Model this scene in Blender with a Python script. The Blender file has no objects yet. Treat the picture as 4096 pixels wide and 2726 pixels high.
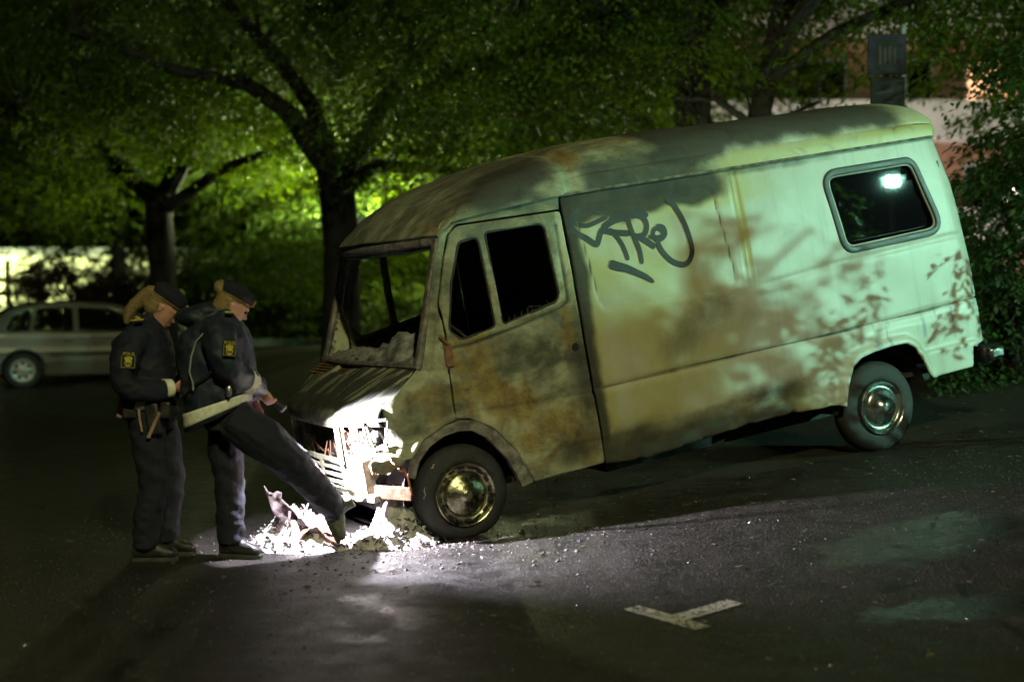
import bpy, bmesh, math, random
import numpy as np
from mathutils import Vector, Matrix, noise as mnoise

random.seed(7)
RNG = np.random.default_rng(11)
scene = bpy.context.scene
COL = scene.collection

# ------------------------------------------------------------------ camera, sky, exposure
cam_d = bpy.data.cameras.new('camera')
cam = bpy.data.objects.new('camera', cam_d)
COL.objects.link(cam)
scene.camera = cam
cam.location = (0.0, 0.0, 1.65)
cam.rotation_euler = (math.radians(90.0) - math.atan(120.0 / 3272.0), 0.0, 0.0)
cam_d.lens = 50.0
cam_d.sensor_width = 36.0
cam_d.clip_start = 0.05
cam_d.clip_end = 600.0
cam_d.dof.use_dof = True
cam_d.dof.focus_distance = 9.6
cam_d.dof.aperture_fstop = 1.0
cam_d.dof.aperture_blades = 9

world = bpy.data.worlds.new('World')
scene.world = world
world.use_nodes = True
wn = world.node_tree.nodes
wn.clear()
w_out = wn.new('ShaderNodeOutputWorld')
w_bg = wn.new('ShaderNodeBackground')
w_sky = wn.new('ShaderNodeTexSky')
w_sky.sky_type = 'NISHITA'
w_sky.sun_disc = False
w_sky.sun_elevation = math.radians(-4.0)
w_sky.sun_rotation = math.radians(150.0)
w_bg.inputs['Strength'].default_value = 0.05
world.node_tree.links.new(w_sky.outputs[0], w_bg.inputs['Color'])
world.node_tree.links.new(w_bg.outputs[0], w_out.inputs['Surface'])

scene.view_settings.view_transform = 'Standard'
scene.view_settings.look = 'None'
scene.view_settings.exposure = 0.0
scene.view_settings.gamma = 1.0
scene.view_settings.use_curve_mapping = False
scene.render.engine = 'CYCLES'
scene.cycles.use_denoising = True
scene.cycles.max_bounces = 7
scene.cycles.diffuse_bounces = 3
scene.cycles.glossy_bounces = 3
scene.cycles.sample_clamp_indirect = 4.0
scene.cycles.caustics_reflective = False
scene.cycles.caustics_refractive = False

LAMP_MINT_W = 5000.0
LAMP_WARM_W = 4700.0
TORCH_W = 1700.0

# ------------------------------------------------------------------ small helpers
def link(o, parent=None):
    COL.objects.link(o)
    if parent is not None:
        o.parent = parent
    return o

def tag(o, label=None, cat=None, group=None, kind=None):
    if label: o['label'] = label
    if cat: o['category'] = cat
    if group: o['group'] = group
    if kind: o['kind'] = kind
    return o

def empty(name, loc=(0, 0, 0), label=None, cat=None, group=None, rz=0.0):
    o = bpy.data.objects.new(name, None)
    o.location = loc
    o.rotation_euler = (0, 0, rz)
    o.empty_display_size = 0.2
    COL.objects.link(o)
    return tag(o, label, cat, group)

def sstep(a, b, x):
    t = np.clip((x - a) / (b - a), 0, 1)
    return t * t * (3 - 2 * t)

def lerp(a, b, t):
    return a + (b - a) * t

class MB:
    """collects vertices and faces that make ONE mesh object"""
    def __init__(self):
        self.v = []
        self.f = []
    def add(self, vs, fs):
        n = len(self.v)
        self.v.extend([tuple(map(float, p)) for p in vs])
        self.f.extend([tuple(i + n for i in f) for f in fs])
        return self
    def box(self, x0, x1, y0, y1, z0, z1, M=None):
        vs = [(x, y, z) for z in (z0, z1) for y in (y0, y1) for x in (x0, x1)]
        if M is not None:
            vs = [M @ Vector(p) for p in vs]
        return self.add(vs, [(0, 2, 3, 1), (4, 5, 7, 6), (0, 1, 5, 4), (2, 6, 7, 3), (0, 4, 6, 2), (1, 3, 7, 5)])
    def bar(self, a, b, w, h, up=(0, 0, 1)):
        """a rectangular bar from a to b"""
        a, b, up = Vector(a), Vector(b), Vector(up)
        d = (b - a).normalized()
        s = d.cross(up)
        if s.length < 1e-4: s = d.cross(Vector((1, 0, 0)))
        s.normalize()
        t = s.cross(d)
        vs = []
        for p in (a, b):
            for i, j in ((-1, -1), (1, -1), (1, 1), (-1, 1)):
                vs.append(p + s * (i * w / 2) + t * (j * h / 2))
        return self.add(vs, [(0, 1, 2, 3), (7, 6, 5, 4), (0, 4, 5, 1), (1, 5, 6, 2), (2, 6, 7, 3), (3, 7, 4, 0)])
    def tube(self, pts, rad, seg=8, closed=False, flat=1.0, up=None, cap=True):
        """tube along points; rad a number or list; flat squashes the second axis"""
        P = [Vector(p) for p in pts]
        n = len(P)
        R = list(rad) if isinstance(rad, list) else [rad] * n
        prev = None
        rings = []
        vs = []
        for i in range(n):
            if closed:
                d = P[(i + 1) % n] - P[i - 1]
            else:
                d = P[min(i + 1, n - 1)] - P[max(i - 1, 0)]
            if d.length < 1e-7: d = Vector((0, 0, 1))
            d.normalize()
            if up is not None:
                s = d.cross(Vector(up))
            elif prev is None:
                s = d.cross(Vector((0, 0, 1)))
                if s.length < 0.1: s = d.cross(Vector((1, 0, 0)))
            else:
                s = prev - d * prev.dot(d)
            s.normalize()
            prev = s
            t = d.cross(s)
            r = R[i]
            ra, rb = (r if hasattr(r, '__len__') else (r, r * flat))
            rings.append(len(vs))
            for k in range(seg):
                a = 2 * math.pi * k / seg
                vs.append(P[i] + s * (math.cos(a) * ra) + t * (math.sin(a) * rb))
        fs = []
        m = n if closed else n - 1
        for i in range(m):
            a, b = rings[i], rings[(i + 1) % n]
            for k in range(seg):
                fs.append((a + k, a + (k + 1) % seg, b + (k + 1) % seg, b + k))
        if cap and not closed:
            fs.append(tuple(range(seg - 1, -1, -1)))
            fs.append(tuple(rings[-1] + k for k in range(seg)))
        return self.add(vs, fs)
    def loft(self, rings, seg=20, power=2.0):
        """rings: (centre, axis1 vector, axis2 vector)"""
        vs = []
        for c, a, b in rings:
            c, a, b = Vector(c), Vector(a), Vector(b)
            for k in range(seg):
                t = 2 * math.pi * k / seg
                ct, st = math.cos(t), math.sin(t)
                e = 2.0 / power
                vs.append(c + a * (abs(ct) ** e * (1 if ct >= 0 else -1)) + b * (abs(st) ** e * (1 if st >= 0 else -1)))
        fs = []
        for i in range(len(rings) - 1):
            for k in range(seg):
                fs.append((i * seg + k, i * seg + (k + 1) % seg, (i + 1) * seg + (k + 1) % seg, (i + 1) * seg + k))
        fs.append(tuple(range(seg - 1, -1, -1)))
        fs.append(tuple((len(rings) - 1) * seg + k for k in range(seg)))
        return self.add(vs, fs)
    def lathe(self, prof, axis='y', seg=40, c=(0, 0, 0)):
        """prof: (radius, along) pairs, revolved round an axis through c"""
        vs = []
        for r, h in prof:
            for k in range(seg):
                a = 2 * math.pi * k / seg
                p, q = r * math.cos(a), r * math.sin(a)
                vs.append({'y': (c[0] + p, c[1] + h, c[2] + q), 'z': (c[0] + p, c[1] + q, c[2] + h),
                           'x': (c[0] + h, c[1] + p, c[2] + q)}[axis])
        fs = []
        for i in range(len(prof) - 1):
            for k in range(seg):
                fs.append((i * seg + k, i * seg + (k + 1) % seg, (i + 1) * seg + (k + 1) % seg, (i + 1) * seg + k))
        return self.add(vs, fs)
    def ball(self, c, rx, ry=None, rz=None, seg=12, rings=8):
        ry = ry or rx
        rz = rz or rx
        vs, fs = [], []
        for i in range(rings + 1):
            th = math.pi * i / rings
            for k in range(seg):
                a = 2 * math.pi * k / seg
                vs.append((c[0] + rx * math.sin(th) * math.cos(a), c[1] + ry * math.sin(th) * math.sin(a), c[2] + rz * math.cos(th)))
        for i in range(rings):
            for k in range(seg):
                fs.append((i * seg + k, (i + 1) * seg + k, (i + 1) * seg + (k + 1) % seg, i * seg + (k + 1) % seg))
        return self.add(vs, fs)
    def build(self, name, mat, parent=None, smooth=True, angle=40, bevel=0.0, solid=0.0, fixn=True):
        me = bpy.data.meshes.new(name)
        me.from_pydata(self.v, [], self.f)
        if fixn:
            bm = bmesh.new()
            bm.from_mesh(me)
            bmesh.ops.remove_doubles(bm, verts=bm.verts, dist=1e-6)
            bmesh.ops.recalc_face_normals(bm, faces=bm.faces)
            bm.to_mesh(me)
            bm.free()
        me.materials.append(mat)
        if smooth:
            me.shade_smooth()
            try:
                me.set_sharp_from_angle(angle=math.radians(angle))
            except Exception:
                pass
        o = bpy.data.objects.new(name, me)
        link(o, parent)
        if solid:
            m = o.modifiers.new('solid', 'SOLIDIFY')
            m.thickness = solid
            m.offset = 0
        if bevel:
            m = o.modifiers.new('bevel', 'BEVEL')
            m.width = bevel
            m.segments = 2
            m.limit_method = 'ANGLE'
        return o

def np_mesh(name, V, Q, mat, parent=None, smooth=True, attrs=None):
    """numpy vertices (n,3) and quads (m,4)"""
    me = bpy.data.meshes.new(name)
    V = np.ascontiguousarray(V, dtype=np.float32)
    Q = np.ascontiguousarray(Q, dtype=np.int32)
    me.vertices.add(len(V))
    me.vertices.foreach_set('co', V.ravel())
    me.loops.add(Q.size)
    me.loops.foreach_set('vertex_index', Q.ravel())
    me.polygons.add(len(Q))
    me.polygons.foreach_set('loop_start', np.arange(len(Q), dtype=np.int32) * Q.shape[1])
    me.polygons.foreach_set('loop_total', np.full(len(Q), Q.shape[1], dtype=np.int32))
    me.update(calc_edges=True)
    me.validate()
    for k, a in (attrs or {}).items():
        at = me.attributes.new(k, 'FLOAT', 'POINT')
        at.data.foreach_set('value', np.ascontiguousarray(a, dtype=np.float32))
    if mat: me.materials.append(mat)
    if smooth: me.shade_smooth()
    o = bpy.data.objects.new(name, me)
    link(o, parent)
    return o

# ------------------------------------------------------------------ material building
class NT:
    def __init__(self, name):
        self.m = bpy.data.materials.new(name)
        self.m.use_nodes = True
        self.t = self.m.node_tree
        self.t.nodes.clear()
        self.out = self.n('ShaderNodeOutputMaterial')
    def n(self, typ, **kw):
        nd = self.t.nodes.new(typ)
        for k, v in kw.items():
            setattr(nd, k, v)
        return nd
    def set(self, sock, v):
        if isinstance(v, bpy.types.NodeSocket):
            self.t.links.new(v, sock)
        else:
            if hasattr(sock.default_value, '__len__') and not hasattr(v, '__len__'):
                v = (v,) * len(sock.default_value)
            if hasattr(v, '__len__') and len(v) == 3 and len(sock.default_value) == 4:
                v = (*v, 1.0)
            sock.default_value = v
    def coord(self, kind='Object'):
        return self.n('ShaderNodeTexCoord').outputs[kind]
    def mapping(self, vec, scale=(1, 1, 1), loc=(0, 0, 0), rot=(0, 0, 0)):
        nd = self.n('ShaderNodeMapping')
        self.set(nd.inputs['Vector'], vec)
        nd.inputs['Scale'].default_value = scale
        nd.inputs['Location'].default_value = loc
        nd.inputs['Rotation'].default_value = rot
        return nd.outputs[0]
    def noise(self, vec, scale, detail=4, rough=0.55, dist=0.0):
        nd = self.n('ShaderNodeTexNoise')
        self.set(nd.inputs['Vector'], vec)
        nd.inputs['Scale'].default_value = scale
        nd.inputs['Detail'].default_value = detail
        nd.inputs['Roughness'].default_value = rough
        nd.inputs['Distortion'].default_value = dist
        return nd.outputs[0]
    def voronoi(self, vec, scale, feature='F1'):
        nd = self.n('ShaderNodeTexVoronoi', feature=feature)
        self.set(nd.inputs['Vector'], vec)
        nd.inputs['Scale'].default_value = scale
        return nd.outputs
    def math(self, op, a, b=0.0, clamp=False):
        nd = self.n('ShaderNodeMath', operation=op, use_clamp=clamp)
        self.set(nd.inputs[0], a)
        self.set(nd.inputs[1], b)
        return nd.outputs[0]
    def ramp(self, f, a, b, lo=0.0, hi=1.0, smooth=True):
        nd = self.n('ShaderNodeMapRange')
        nd.interpolation_type = 'SMOOTHSTEP' if smooth else 'LINEAR'
        self.set(nd.inputs['Value'], f)
        nd.inputs['From Min'].default_value = a
        nd.inputs['From Max'].default_value = b
        nd.inputs['To Min'].default_value = lo
        nd.inputs['To Max'].default_value = hi
        return nd.outputs[0]
    def mix(self, f, a, b):
        nd = self.n('ShaderNodeMix', data_type='RGBA')
        self.set(nd.inputs[0], f)
        self.set(nd.inputs[6], a)
        self.set(nd.inputs[7], b)
        return nd.outputs[2]
    def attr(self, name):
        return self.n('ShaderNodeAttribute', attribute_name=name).outputs['Fac']
    def bump(self, h, strength=0.3, dist=0.01):
        nd = self.n('ShaderNodeBump')
        self.set(nd.inputs['Height'], h)
        nd.inputs['Strength'].default_value = strength
        nd.inputs['Distance'].default_value = dist
        return nd.outputs[0]
    def bsdf(self, color, rough=0.6, metal=0.0, normal=None, spec=0.5, **kw):
        nd = self.n('ShaderNodeBsdfPrincipled')
        self.set(nd.inputs['Base Color'], color)
        self.set(nd.inputs['Roughness'], rough)
        self.set(nd.inputs['Metallic'], metal)
        self.set(nd.inputs['Specular IOR Level'], spec)
        if normal is not None: self.set(nd.inputs['Normal'], normal)
        for k, v in kw.items():
            self.set(nd.inputs[k.replace('_', ' ')], v)
        return nd.outputs[0]
    def done(self, sh):
        self.t.links.new(sh, self.out.inputs['Surface'])
        return self.m

def simple(name, color, rough=0.6, metal=0.0, var=0.25, scale=12.0, bump=0.0, spec=0.5):
    t = NT(name)
    co = t.coord()
    f = t.noise(co, scale, 5)
    c = t.mix(t.ramp(f, 0.3, 0.7), tuple(x * (1 - var) for x in color), tuple(min(1, x * (1 + var)) for x in color))
    nb = t.bump(t.noise(co, scale * 5, 4), bump, 0.01) if bump else None
    r = t.ramp(f, 0.2, 0.8, max(0.03, rough - 0.1), min(1, rough + 0.1))
    return t.done(t.bsdf(c, r, metal, nb, spec))

def emitter(name, color, strength):
    t = NT(name)
    e = t.n('ShaderNodeEmission')
    e.inputs['Color'].default_value = (*color, 1)
    e.inputs['Strength'].default_value = strength
    return t.done(e.outputs[0])

def leaf_material(name, c1, c2, trans=0.5):
    t = NT(name)
    rnd = t.n('ShaderNodeNewGeometry').outputs['Random Per Island']
    big = t.noise(t.coord(), 0.5, 3)
    f = t.math('ADD', t.math('MULTIPLY', rnd, 0.7), t.math('MULTIPLY', big, 0.4), True)
    c = t.mix(f, c1, c2)
    d = t.bsdf(c, 0.55, 0, None, 0.3)
    tr = t.n('ShaderNodeBsdfTranslucent')
    hs = t.n('ShaderNodeHueSaturation')
    hs.inputs['Hue'].default_value = 0.485
    hs.inputs['Saturation'].default_value = 1.15
    hs.inputs['Value'].default_value = 1.5
    t.set(hs.inputs['Color'], c)
    t.set(tr.inputs['Color'], hs.outputs[0])
    mx = t.n('ShaderNodeMixShader')
    mx.inputs[0].default_value = trans
    t.t.links.new(d, mx.inputs[1])
    t.t.links.new(tr.outputs[0], mx.inputs[2])
    return t.done(mx.outputs[0])

# --- van metal: paint -> scorched yellow -> bare burnt metal -> rust -> soot, driven by attributes
def van_material():
    t = NT('scorched_van_paint')
    co = t.coord()
    n1 = t.noise(co, 2.2, 6, 0.6, 0.4)
    n2 = t.noise(co, 9.0, 6, 0.62, 0.3)
    n3 = t.noise(co, 38.0, 5, 0.6)
    n4 = t.noise(t.mapping(co, (1, 1, 1), (7, 3, 5)), 4.2, 6, 0.6, 0.8)
    streak = t.noise(t.mapping(co, (14, 14, 1.1)), 1.0, 4)
    def cut(attr, nz, k, lo=0.35, hi=0.65):
        s = t.math('ADD', t.attr(attr), t.math('MULTIPLY', t.math('SUBTRACT', nz, 0.5), k))
        return t.ramp(s, lo, hi)
    paint = t.mix(t.ramp(n1, 0.35, 0.65), (0.52, 0.54, 0.47), (0.44, 0.46, 0.38))
    paint = t.mix(t.math('MULTIPLY', t.ramp(streak, 0.5, 0.72), 0.28), paint, (0.30, 0.28, 0.20))
    scorch = cut('scorch', n1, 1.0, 0.2, 0.9)
    c = t.mix(scorch, paint, (0.43, 0.40, 0.17))
    flow = t.noise(t.mapping(co, (1.3, 4.5, 3.0), (1, 2, 0), (0, 0.35, 0)), 1.7, 5, 0.6, 0.5)
    bn = t.math('ADD', t.math('ADD', t.math('MULTIPLY', n1, 0.35), t.math('MULTIPLY', flow, 0.42)), t.math('MULTIPLY', n2, 0.23))
    burnt = t.mix(t.ramp(bn, 0.38, 0.62), (0.085, 0.090, 0.060), (0.45, 0.46, 0.29))
    burnt = t.mix(t.math('MULTIPLY', t.ramp(n4, 0.48, 0.70), 0.7), burnt, (0.19, 0.20, 0.155))
    c = t.mix(cut('burn', n2, 1.1, 0.32, 0.68), c, burnt)
    rustc = t.mix(t.ramp(n2, 0.3, 0.7), (0.15, 0.09, 0.028), (0.36, 0.28, 0.075))
    rustc = t.mix(t.ramp(n3, 0.35, 0.75, 0.0, 0.35), rustc, (0.12, 0.10, 0.07))
    c = t.mix(t.math('MULTIPLY', cut('rust', n4, 2.1, 0.30, 0.80), 0.92), c, rustc)
    soot = t.math('MAXIMUM', cut('soot', n1, 0.9, 0.25, 0.85), t.math('MULTIPLY', cut('soot', flow, 1.3, 0.45, 0.95), 0.9))
    c = t.mix(t.math('MULTIPLY', soot, 0.93), c, t.mix(n2, (0.019, 0.019, 0.017), (0.056, 0.056, 0.048)))
    c = t.mix(t.math('MULTIPLY', cut('blue', streak, 1.6, 0.55, 0.8), 0.6), c, (0.05, 0.10, 0.22))
    pits = t.math('MULTIPLY', t.ramp(n3, 0.62, 0.74), t.attr('burn'))
    c = t.mix(t.math('MULTIPLY', pits, 0.6), c, (0.03, 0.028, 0.025))
    rough = t.math('ADD', 0.42, t.math('MULTIPLY', t.math('MAXIMUM', t.attr('burn'), soot), 0.38), True)
    hgt = t.math('ADD', t.math('MULTIPLY', n2, 0.7), t.math('MULTIPLY', n3, 0.5))
    bmp = t.n('ShaderNodeBump')
    bmp.inputs['Distance'].default_value = 0.004
    t.set(bmp.inputs['Height'], hgt)
    t.set(bmp.inputs['Strength'], t.math('ADD', 0.06, t.math('MULTIPLY', t.attr('burn'), 0.7)))
    return t.done(t.bsdf(c, rough, 0.0, bmp.outputs[0], 0.4))

M = {}
M['van'] = van_material()
M['soot'] = simple('sooty_metal', (0.035, 0.031, 0.028), 0.8, 0, 0.5, 14, 0.5)
M['burnt'] = simple('burnt_bare_metal', (0.20, 0.185, 0.15), 0.7, 0.1, 0.55, 16, 0.5)
M['rust'] = simple('rusty_metal', (0.20, 0.10, 0.05), 0.75, 0.0, 0.5, 22, 0.5)
M['ash'] = simple('pale_ash', (0.55, 0.52, 0.49), 0.95, 0, 0.4, 18, 0.9)
M['char'] = simple('charred_lumps', (0.075, 0.07, 0.062), 0.9, 0, 0.8, 14, 1.0)
M['tyre'] = simple('tyre_rubber', (0.028, 0.028, 0.028), 0.75, 0, 0.35, 20, 0.4)
M['chrome'] = simple('chrome_trim', (0.46, 0.47, 0.44), 0.26, 1.0, 0.12, 9)
M['chrome_stained'] = simple('heat_stained_chrome', (0.40, 0.38, 0.25), 0.30, 1.0, 0.55, 14, 0.2)
M['seal'] = simple('window_rubber', (0.055, 0.06, 0.058), 0.5, 0, 0.4, 10)
M['black'] = simple('black_plastic', (0.018, 0.018, 0.02), 0.45, 0, 0.3, 10)
M['wire'] = simple('bare_copper_wire', (0.62, 0.20, 0.08), 0.5, 0.3, 0.3, 20)
M['spray'] = simple('black_spray_paint', (0.030, 0.028, 0.024), 0.6, 0, 0.5, 9)
M['skin'] = simple('skin', (0.52, 0.27, 0.19), 0.5, 0, 0.12, 20)
M['navy'] = simple('navy_uniform_cloth', (0.005, 0.008, 0.020), 0.8, 0, 0.35, 7, 0.35)
M['parka'] = simple('navy_parka_shell', (0.012, 0.020, 0.033), 0.65, 0, 0.25, 7, 0.3)
M['pale_boot'] = simple('pale_boot_leather', (0.13, 0.14, 0.10), 0.8, 0, 0.45, 18, 0.4)
M['trouser'] = simple('dark_trouser_cloth', (0.010, 0.011, 0.021), 0.85, 0, 0.3, 26, 0.35)
M['boot'] = simple('black_boot_leather', (0.03, 0.03, 0.028), 0.42, 0, 0.3, 18, 0.3)
M['sole'] = simple('boot_sole', (0.05, 0.055, 0.04), 0.8, 0, 0.4, 25, 0.4)
_h = NT('blonde_hair')
_hc = _h.coord()
_hn = _h.noise(_h.mapping(_hc, (18, 160, 120), (0, 0, 0), (0, 0.6, 0)), 1.8, 4, 0.6, 0.5)
M['hair'] = _h.done(_h.bsdf(_h.mix(_h.ramp(_hn, 0.35, 0.65), (0.15, 0.10, 0.035), (0.33, 0.24, 0.095)), 0.5, 0, _h.bump(_hn, 0.8, 0.01), 0.4))
M['beret'] = simple('dark_blue_wool_cap', (0.007, 0.008, 0.017), 0.95, 0, 0.3, 40, 0.3)
M['gold'] = simple('gold_badge', (0.70, 0.42, 0.16), 0.35, 0.7, 0.2, 20)
M['yellow'] = simple('yellow_embroidery', (0.46, 0.40, 0.04), 0.8, 0, 0.2, 60)
M['olive'] = simple('olive_stitching', (0.13, 0.125, 0.04), 0.8, 0, 0.2, 60)
M['reflect'] = simple('reflective_band', (0.80, 0.80, 0.64), 0.55, 0, 0.12, 30)
M['cord'] = simple('grey_piping', (0.26, 0.27, 0.24), 0.7, 0, 0.2, 20)
M['leather'] = simple('belt_leather', (0.03, 0.026, 0.024), 0.4, 0, 0.4, 16, 0.2)
M['steel'] = simple('worn_steel', (0.42, 0.43, 0.42), 0.3, 0.9, 0.25, 20)
M['tan'] = simple('tan_strap', (0.34, 0.22, 0.15), 0.5, 0, 0.3, 18)
M['asphalt'] = None
M['bark'] = simple('tree_bark', (0.014, 0.012, 0.010), 0.95, 0, 0.5, 14, 0.9)
M['wood'] = simple('weathered_wood', (0.24, 0.21, 0.15), 0.85, 0, 0.35, 9, 0.4)
M['pole'] = simple('grey_painted_steel', (0.16, 0.17, 0.16), 0.45, 0.2, 0.2, 9)
M['white_render'] = simple('white_balcony_panel', (0.62, 0.58, 0.54), 0.8, 0, 0.12, 2.0)
_g = NT('dark_window_glass')
M['dark_glass'] = _g.done(_g.bsdf((0.004, 0.004, 0.005), 0.015, 0, None, 0.5))
M['car_paint'] = simple('silver_car_paint', (0.19, 0.19, 0.165), 0.35, 0.35, 0.08, 3)
M['rim'] = simple('silver_wheel_cover', (0.46, 0.46, 0.42), 0.4, 0.3, 0.1, 10)
M['leaf'] = leaf_material('beech_leaves', (0.038, 0.076, 0.011), (0.080, 0.122, 0.018), 0.5)
M['leaf_dark'] = leaf_material('shrub_leaves', (0.020, 0.045, 0.012), (0.05, 0.085, 0.02), 0.35)
M['leaf_red'] = leaf_material('copper_leaves', (0.05, 0.018, 0.010), (0.09, 0.05, 0.018), 0.35)
M['twig'] = M['bark']
M['litter'] = leaf_material('fallen_leaf', (0.06, 0.05, 0.02), (0.20, 0.18, 0.08), 0.1)

# ------------------------------------------------------------------ ground
def gz(x, y):
    """height of the ground: flat car park that climbs along a bank to the right and rear"""
    x = np.asarray(x, float)
    y = np.asarray(y, float)
    s = (x + 0.24) * 0.906 + (y - 9.07) * 0.423
    k = 0.25
    sp = k * np.log1p(np.exp(np.clip((s + 0.42) / k, -40, 40)))
    g = 0.120 * sp
    g = 3.0 * np.tanh(g / 3.0)
    return g * sstep(6.2, 9.2, y) * (1 - sstep(24, 40, y)) * (1 - sstep(14, 26, x))

def asphalt_material():
    t = NT('wet_asphalt')
    co = t.coord()
    big = t.noise(co, 0.55, 4, 0.6)
    mid = t.noise(co, 5.0, 5, 0.65)
    grit = t.noise(co, 110.0, 3, 0.6)
    vor = t.voronoi(co, 85.0)
    c = t.mix(t.ramp(mid, 0.3, 0.7), (0.008, 0.0074, 0.0062), (0.024, 0.021, 0.0165))
    c = t.mix(t.ramp(vor[0], 0.0, 0.55), t.mix(0.5, c, (0.10, 0.095, 0.085)), c)
    spk = t.noise(co, 70.0, 2, 0.5)
    c = t.mix(t.math('MULTIPLY', t.ramp(spk, 0.60, 0.68), 0.75), c, (0.14, 0.13, 0.11))
    c = t.mix(t.math('MULTIPLY', t.ramp(spk, 0.42, 0.34), 0.7), c, (0.007, 0.007, 0.007))
    crk = t.voronoi(t.mapping(co, (1, 1, 1), (0.3, 0.7, 0)), 0.75, 'DISTANCE_TO_EDGE')[0]
    crk = t.math('ADD', crk, t.math('MULTIPLY', t.math('SUBTRACT', mid, 0.5), 0.10))
    crm = t.math('MULTIPLY', t.ramp(crk, 0.012, 0.003), t.ramp(big, 0.45, 0.6))
    c = t.mix(crm, c, (0.005, 0.005, 0.005))
    # dirt and trodden leaf mould on the bank
    sep = t.n('ShaderNodeSeparateXYZ')
    t.set(sep.inputs[0], co)
    dirt = t.math('ADD', t.attr('bank'), t.math('MULTIPLY', t.math('SUBTRACT', mid, 0.5), 0.9))
    dm = t.ramp(dirt, 0.4, 0.7)
    c = t.mix(dm, c, t.mix(grit, (0.012, 0.010, 0.008), (0.040, 0.034, 0.024)))
    wet = t.math('ADD', t.attr('wet'), t.math('MULTIPLY', t.math('SUBTRACT', t.noise(co, 2.6, 5, 0.65), 0.5), 1.5))
    wm = t.ramp(wet, 0.45, 0.75)
    c = t.mix(t.math('MULTIPLY', wm, 0.55), c, (0.012, 0.012, 0.012))
    r = t.ramp(mid, 0.25, 0.75, 0.42, 0.64)
    r = t.math('ADD', r, t.math('MULTIPLY', dm, 0.3), True)
    r = t.math('SUBTRACT', r, t.math('MULTIPLY', wm, 0.26))
    h = t.math('ADD', t.math('MULTIPLY', grit, 0.7), t.math('MULTIPLY', spk, 1.0))
    h = t.math('ADD', h, t.math('MULTIPLY', mid, 0.8))
    b = t.n('ShaderNodeBump')
    b.inputs['Distance'].default_value = 0.006
    t.set(b.inputs['Height'], h)
    t.set(b.inputs['Strength'], t.math('SUBTRACT', 0.9, t.math('MULTIPLY', wm, 0.5)))
    return t.done(t.bsdf(c, r, 0, b.outputs[0], t.math('ADD', 0.23, t.math('MULTIPLY', wm, 0.3))))
M['asphalt'] = asphalt_material()

def axis_pts(lo, hi, f0, f1, fine, coarse):
    out = [lo]
    while out[-1] < hi:
        p = out[-1]
        if f0 <= p < f1: st = fine
        else:
            dd = (f0 - p) if p < f0 else (p - f1)
            st = min(coarse, fine + 0.18 * max(0, dd))
            if p < f0: st = min(st, max(fine, f0 - p))
        out.append(p + st)
    return np.array(out)

gx = axis_pts(-260, 260, -6, 8, 0.16, 14)
gy = axis_pts(-60, 420, 4, 15, 0.16, 14)
GX, GY = np.meshgrid(gx, gy, indexing='ij')
GZ = gz(GX, GY)
def wob(x, y, s, seed):
    return np.sin(x * s + seed) * np.cos(y * s * 1.3 + seed * 2.1) + 0.5 * np.sin(x * s * 2.3 - y * s * 1.9 + seed * 5)
near = ((np.abs(GX) < 9) & (GY > 3) & (GY < 16))
GZ = GZ + near * 0.006 * wob(GX, GY, 2.1, 1.0) * sstep(8, 11, GY + 0.25 * GX)
def blob2(x, y, cx, cy, rx, ry, a=0.0):
    c, s = math.cos(a), math.sin(a)
    dx, dy = x - cx, y - cy
    u, v = dx * c + dy * s, -dx * s + dy * c
    return np.exp(-((u / rx) ** 2 + (v / ry) ** 2))
sb = (GX + 0.24) * 0.906 + (GY - 9.07) * 0.423
nb = (GX + 0.24) * -0.42 + (GY - 9.07) * 0.907          # distance behind the van's near side
bank = sstep(-0.25, 0.5, nb) * sstep(-0.3, 0.8, sb)
wet = 1.1 * blob2(GX, GY, 2.35, 8.2, 0.85, 0.45, 0.3) + 0.95 * blob2(GX, GY, 2.35, 7.1, 0.8, 0.22, 0.2) \
    + 0.60 * blob2(GX, GY, -0.40, 7.3, 0.95, 1.5, 0.0) + 0.35 * blob2(GX, GY, 0.3, 8.6, 1.2, 0.3, 0.15)
ii, jj = len(gx), len(gy)
idx = np.arange(ii * jj).reshape(ii, jj)
Q = np.stack([idx[:-1, :-1], idx[1:, :-1], idx[1:, 1:], idx[:-1, 1:]], -1).reshape(-1, 4)
ground = np_mesh('ground', np.stack([GX, GY, GZ], -1).reshape(-1, 3), Q, M['asphalt'],
                 attrs={'bank': bank.ravel(), 'wet': wet.ravel()})
tag(ground, 'dark wet asphalt car park climbing to a littered bank under the van', kind='structure')

def g(x, y):
    return float(gz(x, y))

# lawn beyond the far kerb, kerb
lawn_m = simple('night_lawn', (0.030, 0.052, 0.014), 0.9, 0, 0.5, 3.0, 0.8)
lx = np.linspace(-120, 120, 120)
ly = np.concatenate([np.linspace(32.2, 60, 30), np.linspace(65, 300, 20)])
LX, LY = np.meshgrid(lx, ly, indexing='ij')
LZ = 0.13 + 0.05 * wob(LX, LY, 0.4, 2.0) * sstep(33, 36, LY)
idx = np.arange(LX.size).reshape(LX.shape)
Q = np.stack([idx[:-1, :-1], idx[1:, :-1], idx[1:, 1:], idx[:-1, 1:]], -1).reshape(-1, 4)
tag(np_mesh('lawn', np.stack([LX, LY, LZ], -1).reshape(-1, 3), Q, lawn_m), 'dark lawn beyond the car park', kind='structure')
kb = MB()
kb.box(-120, 120, 31.95, 32.19, -0.1, 0.155)
tag(kb.build('kerb', simple('kerb_stone', (0.16, 0.15, 0.13), 0.85, 0, 0.3, 6, 0.3), bevel=0.02), 'low stone kerb along the far side of the car park', kind='structure')

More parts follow.
